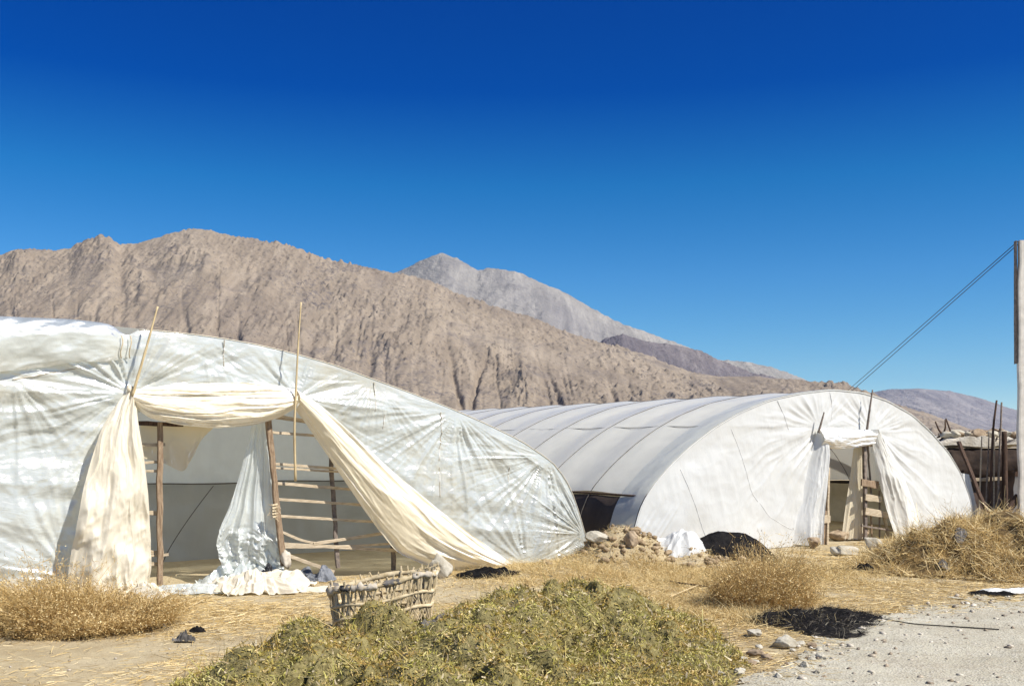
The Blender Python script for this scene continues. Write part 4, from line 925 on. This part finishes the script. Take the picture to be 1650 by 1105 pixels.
cloth('cloth_scrap', *gp(297, 1036)[:2], .10, .05, .09, 'ragdark', 'small dark rag scrap alone on the sandy path', 'rag', 491, 0, .8, 40)
cloth('cloth_scrap', *gp(318, 1021)[:2], .07, .03, .05, 'black', 'tiny black scrap on the path behind the dark rag', 'rag', 495, .2, .8, 30)
cloth('cloth_scrap', -.62, 8.95, .26, .16, .13, 'ragdark', 'grey rag draped on the heap right of the wicker pannier', 'rag', 501, .3, .8, hf=hay_h)
cloth('cloth_scrap', *gp(785, 932)[:2], .42, .15, .12, 'black', 'long black rag at the foot of the swept cream curtain', 'rag', 505, 0, .8)
cloth('cloth_scrap', *gp(1390, 920)[:2], .16, .07, .10, 'black', 'black scrap on straw before the white doorway, nearest the straw heap', 'rag', 509, 0, .8, 40)
cloth('cloth_scrap', *gp(1345, 920)[:2], .26, .05, .05, 'black', 'flat dark strip on straw before the narrow white doorway', 'rag', 513, -.1, .8, 40)
cloth('plastic_sheet', *gp(1640, 953)[:2], .55, .12, .06, 'film_white', 'white sheet with black edge lying by the road at the right', 'plastic sheet', 517, .05, .4, freq=3)
cloth('cloth_scrap', *gp(1600, 957)[:2], .28, .05, .05, 'black', 'black strip along the edge of the white roadside sheet', 'rag', 519, -.1, .6, 40)
cloth('cloth_scrap', *gp(1271, 945)[:2], .07, .05, .14, 'rag', 'small white scrap caught on the tall brown weed clump', 'rag', 523, .8, .8, 30)
for i, (x, y, z_, lab) in enumerate(((1548, 905, .38, 'dark bluish rag in the middle of the straw heap'), (1520, 920, .25, 'grey rag low on the front of the straw heap'))):
    p = at(x, y, 13.6 - .3 * i); cloth('cloth_scrap', p[0], p[1], .10, .06, .05, 'ragdark', lab, 'rag', 531 + i * 7, .6, .8, 40, hf=lambda X, Y: straw_h(X, Y) + .03)

# ------------------------------------------------------------------ stones
def stone(p, sc, seed, mat, label, rot=0, name='stone', group='stones lying in the yard', sink=.25):
    V_, F_ = rock_vf(4, seed, sc, .22, .9); c, s = math.cos(rot), math.sin(rot)
    V_ = np.stack([V_[:, 0] * c - V_[:, 1] * s, V_[:, 0] * s + V_[:, 1] * c, V_[:, 2]], 1); V_[:, 2] += sc[2] * (1 - sink) * .8 + float(gz(p[0], p[1]))
    return tag(mesh(name, V_ + np.array([p[0], p[1], 0]), np.array(F_), M[mat], None, False), label, 'stone', group)
stone(gp(1362, 893), (.36, .16, .11), 3, 'rock', 'long pale stone slab lying before the narrow white doorway', .25)
stone(gp(1406, 889), (.22, .17, .17), 5, 'rock', 'blocky pale stone at the right door post of the white greenhouse', .2)
stone(gp(1438, 889), (.20, .13, .09), 6, 'rock', 'low pale stone right of the blocky doorway stone', .1)
stone(gp(1311, 882), (.14, .11, .15), 8, 'rock2', 'round brown stone left of the narrow white doorway', .4)
stone(fp(O2, 1352, 870, -.25), (.26, .16, .13), 9, 'rock2', 'brown stone just inside the narrow white doorway, left side', .3)
stone(fp(O2, 1384, 868, -.2), (.24, .18, .15), 10, 'rock2', 'brown stone just inside the narrow white doorway, right side', .6)
stone(np.array([-.93, 13.0, 0]), (.20, .15, .23), 13, 'rock', 'white broken block under the belly of the swept cream curtain', .2)
stone(np.array([1.2, 13.95, 0]), (.20, .14, .13), 14, 'rock', 'pale stone in the earth bank between the two greenhouses', .2, sink=.1)
stone(np.array([1.66, 13.8, 0]), (.12, .10, .13), 15, 'rock2', 'brown stone in the earth bank, right of the pale one', .2, sink=.1)
stone(gp(228, 985) , (.22, .14, .20), 16, 'rock', 'pale stone holding the curtain hem behind the brown weeds', .9)
stone(gp(25, 975), (.26, .2, .18), 17, 'rock', 'pale stone behind the weeds at the left edge', .3)
stone(gp(255, 1012), (.10, .07, .06), 18, 'rock', 'small pale stone beside the path left of centre', .3)
for i, (x, y, s_, lb) in enumerate(((1265, 1045, .14, 'pale stone just below the charred pile'), (1215, 1027, .10, 'flat pale stone left of the charred pile'), (1235, 1065, .08, 'brown stone below and left of the charred pile'), (1220, 1060, .085, 'dark stone at the edge of the gravel, left of the charred pile'),
                                   (1135, 1045, .05, 'white pebble-like stone at right foot of green heap'), (1190, 1088, .07, 'pale stone at the bottom edge near the gravel'), (1160, 1092, .06, 'second pale stone at the bottom edge, nearer the green heap'), (1290, 1040, .06, 'small stone touching the front of the charred pile'),
                                   (1480, 895, .16, 'dark stone at left end of the straw heap'), (1525, 857, .13, 'square brown stone on top left of the straw heap'))):
    o = stone(gp(x, y), (s_, s_ * .75, s_ * .55), 40 + i, ('rock', 'rock2')[i in (2, 3, 8, 9)], lb, i * .9)
    if i == 9: q = at(1525, 857, 14.6); o.location = (q[0], q[1], float(straw_h(q[0], q[1])) + .02)
for i in range(34):
    x, y = rng.uniform(1120, 1330), rng.uniform(1035, 1100); g_ = gp(x, y)
    if abs(float(road_edge(g_[0], g_[1]))) > .9 or float(hay_h(g_[0], g_[1])) > .02 or float(burn_h(g_[0], g_[1])) > .02: continue
    s_ = rng.uniform(.025, .065); stone(g_, (s_, s_ * .75, s_ * .6), 90 + i, ('rock', 'rock', 'rock2')[i % 3], 'one of the fist-sized stones strewn along the edge of the gravel road', rng.uniform(0, 3), group='stones along the gravel edge')
# pebbles on the road
bmv, bmf = rock_vf(1, 2, (1, 1, .7), .2, .6)
bmf = np.array(bmf)
def pebbles(n, dens, smin, smax, x0, x1, y0, y1, mat, name, label):
    P_ = scatter(n, x0, x1, y0, y1, dens); n = len(P_); s = smin + (smax - smin) * rng.uniform(0, 1, n) ** 5; a = rng.uniform(0, 6.28, n)
    sx = s[:, None] * rng.uniform(.6, 1.4, (n, 3)); V = bmv[None] * sx[:, None, :]; c, q = np.cos(a)[:, None], np.sin(a)[:, None]
    V = np.stack([V[..., 0] * c - V[..., 1] * q, V[..., 0] * q + V[..., 1] * c, V[..., 2]], -1) + P_[:, None]; V[..., 2] += s[:, None] * .35
    F = (bmf[None] + (np.arange(n) * len(bmv))[:, None, None]).reshape(-1, 3)
    return tag(mesh(name, V.reshape(-1, 3), F, M[mat]), label, 'gravel', kind='stuff')
M['peb'] = m_strand('pebble', [(.20, .155, .11), (.40, .34, .26), (.58, .53, .45), (.33, .26, .19), (.12, .09, .07), (.50, .45, .37)], transl=0)
pebbles(16000, lambda X, Y: sst(-.35, .2, road_edge(X, Y)) * (.35 + .65 * np.exp(-(road_edge(X, Y) / .8) ** 2)), .006, .042, 0, 9.5, 5.4, 13.5, 'peb', 'pebbles', 'small loose pebbles scattered over the gravel road')
pebbles(2500, lambda X, Y: .5 * (front1(X, Y) > .2) * (1 - sst(-.2, .2, road_edge(X, Y))), .005, .022, -7, 6, 6.3, 13, 'peb', 'pebbles', 'small pebbles and clods scattered over the sandy yard')
pebbles(2200, lambda X, Y: np.clip(bumpf(X, Y, 1.45, 14.05, .7, .5, 1) + bumpf(X, Y, 2.3, 14.35, .9, .35, 1), 0, 1), .012, .09, .4, 3.4, 13.2, 15, 'earth', 'earth_clods', 'clods of dry earth on the bank between the greenhouses')

# twigs
for i, (a_, b_, r, lb) in enumerate((((1065, 938), (1155, 955), .012, 'dark thin stick on bare sand right of the green heap'), ((1080, 965), (1125, 950), .010, 'pale reed lying in grass right of the green heap'), ((300, 985), (345, 965), .008, 'pale straw stalk on the ground by the near doorway'))):
    stick([gp(*a_) + Z * .03, gp(*b_) + Z * .06], r, r * .7, 'twig', ('dark_wood', 'bamboo', 'bamboo')[i], lb, 'stick', nodes=False)

# ------------------------------------------------------------------ shed, poles, right edge
DS = 21.2
sd_ = thing('shed', at(1600, 850, DS + 1) * [1, 1, 0], 'low dark lean-to shed behind the straw heap, stones on its roof', 'shed')
mb = MB(); x0, x1 = at(1492, 720, DS)[0], at(1760, 720, DS)[0]
def slab(x0, x1, y0, y1, z0, z1, nz=.03, nx_=30, ny_=10, seed=0):
    X, Y = np.meshgrid(np.linspace(x0, x1, nx_), np.linspace(y0, y1, ny_), indexing='ij')
    top = np.stack([X, Y, z1 + nz * fbm(X * 2, Y * 2, seed, 3)], -1); bot = np.stack([X, Y, np.full_like(X, z0) + nz * .5 * fbm(X * 2, Y * 2, seed + 1, 2)], -1)
    return top, bot
zt = at(0, 704, DS)[2]; zb = at(0, 726, DS)[2]
top, bot = slab(x0, x1, DS, DS + 3, zb + .12, zt - .06, .22, 60, 14, 3)
i = np.arange(top.shape[0] * top.shape[1]).reshape(top.shape[:2])
F = []; nxx, nyy = i.shape; K = nxx * nyy
for a in range(nxx - 1):
    for b in range(nyy - 1):
        F.append((i[a, b], i[a + 1, b], i[a + 1, b + 1], i[a, b + 1])); F.append((K + i[a, b + 1], K + i[a + 1, b + 1], K + i[a + 1, b], K + i[a, b]))
    F.append((i[a, 0] + K, i[a + 1, 0] + K, i[a + 1, 0], i[a, 0])); F.append((i[a, -1], i[a + 1, -1], i[a + 1, -1] + K, i[a, -1] + K))
for b in range(nyy - 1):
    F.append((i[0, b], i[0, b + 1], i[0, b + 1] + K, i[0, b] + K)); F.append((i[-1, b + 1], i[-1, b], i[-1, b] + K, i[-1, b + 1] + K))
mesh('roof', np.r_[top.reshape(-1, 3), bot.reshape(-1, 3)], F, m_simple('mud_roof', (.40, .35, .27), (.60, .56, .48), 3, .95, .8, .03, 12), sd_)
def wallbox(name, xa, xb, ya, yb, za, zb_, mat, root):
    mb = MB(); V_ = [(x, y, z) for z in (za, zb_) for y in (ya, yb) for x in (xa, xb)]
    mb.add(V_, [(0, 2, 3, 1), (4, 5, 7, 6), (0, 1, 5, 4), (2, 6, 7, 3), (0, 4, 6, 2), (1, 3, 7, 5)]); o = mb.build(name, M[mat], root)
    bv = o.modifiers.new('bevel', 'BEVEL'); bv.width = .03; bv.segments = 2; return o
wallbox('wall', x0, x1, DS + 2.7, DS + 2.98, -.05, zb - .04, 'dark_wood', sd_)
wallbox('wall', x0 + .02, x0 + .22, DS + .3, DS + 2.68, -.05, zb - .04, 'dark_wood', sd_)
xa = at(1648, 0, DS)[0]
wallbox('wall', xa - .55, x1, DS + .9, DS + 1.15, -.05, at(0, 768, DS + .9)[2], 'whiteboard', sd_)
# awning of dark cloth sagging under the roof
X, V = np.meshgrid(np.linspace(x0 + .2, x1 - .15, 60), np.linspace(0, 1, 24), indexing='ij')
zz = zb + .02 - V * (.42 + .18 * np.sin((X - x0) * 1.5)) + .03 * fbm(X * 3, V * 3, 601, 3)
grid('awning', np.stack([X, DS + .05 - .12 * np.sin(V * 2.5) + .04 * fbm(X * 4, V * 2, 603, 3), zz], -1), m_simple('dark_awning_cloth', (.020, .013, .010), (.05, .033, .024), 4, .9, .5, .02, 20), sd_)
# dark sloping sheet wall on the left of the shed
Aa = np.array([at(1520, 722, DS - .15), at(1545, 760, DS - .3), at(1565, 850, DS - .4)]); Bb = np.array([at(1650, 722, DS - .02), at(1645, 760, DS + .4), at(1640, 850, DS + .6)])
a_, b_ = resample(Aa, 40), resample(Bb, 40); vv = np.linspace(0, 1, 30)[None, :, None]; G = a_[:, None] * (1 - vv) + b_[:, None] * vv; G[..., 1] += .06 * fbm(G[..., 0] * 4, G[..., 2] * 4, 607, 3) + .25
grid('side_sheet', G, m_simple('brown_sheet', (.028, .018, .014), (.065, .042, .032), 3, .85, .5, .02, 15), sd_)
mb = MB(); mb.beam(at(1553, 773, DS - .35), at(1614, 771, DS - .35), .07, .04, Z); mb.build('rail', M['slat'], sd_)
# pale film screen left of the shed
X0 = [at(1549, 762, DS - .6), at(1548, 858, DS - .6)]; X1_ = [at(1562, 764, DS - .5), at(1584, 858, DS - .5)]
a_, b_ = resample(X0, 30, False), resample(X1_, 30, False); vv = np.linspace(0, 1, 30)[None, :, None]; G = a_[:, None] * (1 - vv) + b_[:, None] * vv; G[..., 1] += .05 * (ridged(vv[..., 0] * 4 + 0 * G[..., 2], G[..., 2] * 1.0, 611, 3) - .5)
tag(grid('film_screen', G, M['film_white']), 'pale film screen beside the right foot of the white greenhouse', 'screen')
for k in range(34):
    xx = rng.uniform(1512, 1660) if k > 7 else (1524, 1542, 1562, 1584, 1600, 1634, 1645, 1575)[k]; d = DS + (.25 if k <= 7 else rng.uniform(.2, 1.2)); s_ = rng.uniform(.08, .19); q = at(xx, 700, d)
    V_, F_ = rock_vf(3, 700 + k, (s_ * 1.3, s_, s_ * .75), .2, .9)
    lbs = {0: 'stone nearest the white greenhouse on the shed roof', 5: 'stone on the shed roof beside the concrete pole'}
    tag(mesh('roof_stone', V_ + np.array([q[0], q[1], zt + s_ * .45]), np.array(F_), M[('rock', 'rock2')[k % 2]]), 'weathered stone weighing down the flat shed roof', 'stone', 'stones on the shed roof')
# sticks standing against the shed
def pstick(a_, b_, r0, r1, mat, label, name='pole', mid=None, da=DS - .5, db=DS - .7):
    pts = [at(*b_, da)] + ([at(*mid, (da + db) / 2)] if mid else []) + [at(*a_, db)]
    pts[-1][2] = max(pts[-1][2], -.05)
    return stick(pts, r0, r1, name, mat, label, 'pole', 'poles leaning by the shed', nodes=False)
pstick((1594, 842), (1606, 645), .020, .032, 'dark_wood', 'tallest dark crooked pole, kinked near its tip, before the shed', mid=(1600, 690))
pstick((1606, 842), (1614, 648), .018, .028, 'grey_stick', 'tall straight grey pole just left of the thick post', mid=(1612, 700))
pstick((1577, 842), (1582, 703), .012, .020, 'slat', 'thin pale pole, leftmost of those before the shed')
pstick((1587, 842), (1594, 697), .012, .018, 'grey_stick', 'thin grey pole between the pale pole and the kinked one')
pstick((1601, 842), (1602, 702), .014, .018, 'slat', 'thin pale pole between the kinked and the straight grey pole')
pstick((1620, 850), (1618, 695), .055, .060, 'dark_wood', 'thick dark post standing beside the concrete pole', 'post')
mb = MB(); mb.beam(at(1545, 712, DS - .7), at(1600, 850, DS - 1.4), .10, .05, U, 8, .01); tag(mb.build('plank', M['dark_wood']), 'rusty brown plank leaning diagonally against the shed', 'plank')
for i, (a_, b_, lb) in enumerate((((1640, 800), (1612, 842), 'brown beam slanting low between thick post and concrete pole'), ((1652, 812), (1622, 850), 'lower grey beam slanting at the foot of concrete pole'))):
    mb = MB(); mb.beam(at(*a_, DS - .9), at(*b_, DS - 1.2), .13, .06, Z, 5, .01); tag(mb.build('beam', M[('dark_wood', 'grey_stick')[i]]), lb, 'plank')
# dead branches on the shed roof
mb = MB()
for (a_, b_) in (((1507, 679), (1520, 703)), ((1524, 674), (1536, 706)), ((1523, 676), (1519, 704)), ((1509, 705), (1520, 701)), ((1520, 701), (1545, 714)), ((1510, 712), (1526, 699))):
    mb.tube([at(*a_, DS + .3), (at(*a_, DS + .3) + at(*b_, DS + .3)) / 2 + rng.normal(0, .03, 3), at(*b_, DS + .3)], [.016, .02, .026], 5)
tag(mb.build('dead_branch', M['dark_wood'], None, True), 'dark forked dead branch on the left end of the shed roof', 'branch')
mb = MB()
for (a_, b_) in (((1598, 690), (1640, 708)), ((1604, 712), (1612, 690))):
    mb.tube([at(*a_, DS + .5), at(*b_, DS + .5)], [.014, .022], 5)
tag(mb.build('dead_branch', M['dark_wood'], None, True), 'thin dead twigs on the shed roof behind the tall poles', 'branch')
# concrete pole with wires
DP = 20.2
pc = at(1638, 0, DP); up = thing('utility_pole', (pc[0] + .16, DP, 0), 'tall pale square concrete pole cut by the right edge', 'utility pole')
mb = MB(); ztop = at(1640, 388, DP)[2]; mb.beam((pc[0] + .20, DP, -.1), (pc[0] + .195, DP, ztop), .34, .10, (1, .08, 0), 14, .002); mb.build('shaft', M['concrete'], up)
mb = MB(); mb.beam((pc[0] - .004, DP + .03, at(0, 586, DP)[2]), (pc[0] - .008, DP + .03, at(0, 388, DP)[2]), .02, .10, (1, 0, 0), 6, .001); mb.build('side_plank', M['grey_stick'], up)
for i, (a_, b_, lb) in enumerate((((1640, 389), (1366, 627), 'upper of two thin black wires running from the concrete pole'), ((1640, 394), (1373, 627), 'lower of two thin black wires running from the concrete pole'))):
    p0 = at(*a_, DP); sl_ = (b_[1] - a_[1]) / (b_[0] - a_[0]); xe = 1225; ye = a_[1] + (xe - a_[0]) * sl_; p1 = at(xe, ye, EYE * FPX / (ye - HORIZ))
    k = np.linspace(0, 1, 30)[:, None]; pts = p0 * (1 - k) + p1 * k; pts[:, 2] -= .06 * np.sin(np.pi * k[:, 0])
    mb = MB(); mb.tube(pts, np.linspace(.008, .014, 30), 5); tag(mb.build('wire', M['wire'], None, True), lb, 'wire')

# ------------------------------------------------------------------ haze (air between here and the mountains)
t = NT('air'); pv = t.n('ShaderNodeVolumePrincipled'); pv.inputs['Color'].default_value = (.10, .46, 1.0, 1); pv.inputs['Density'].default_value = 7.0e-5; pv.inputs['Anisotropy'].default_value = .2
t.l(pv.outputs[0], t.out.inputs['Volume'])
mb = MB(); b = 4900; V_ = [(x, y, z) for z in (-6, 330) for y in (-b, b) for x in (-b, b)]
mb.add(V_, [(0, 2, 3, 1), (4, 5, 7, 6), (0, 1, 5, 4), (2, 6, 7, 3), (0, 4, 6, 2), (1, 3, 7, 5)]); hz = mb.build('haze', t.m); hz['kind'] = 'stuff'
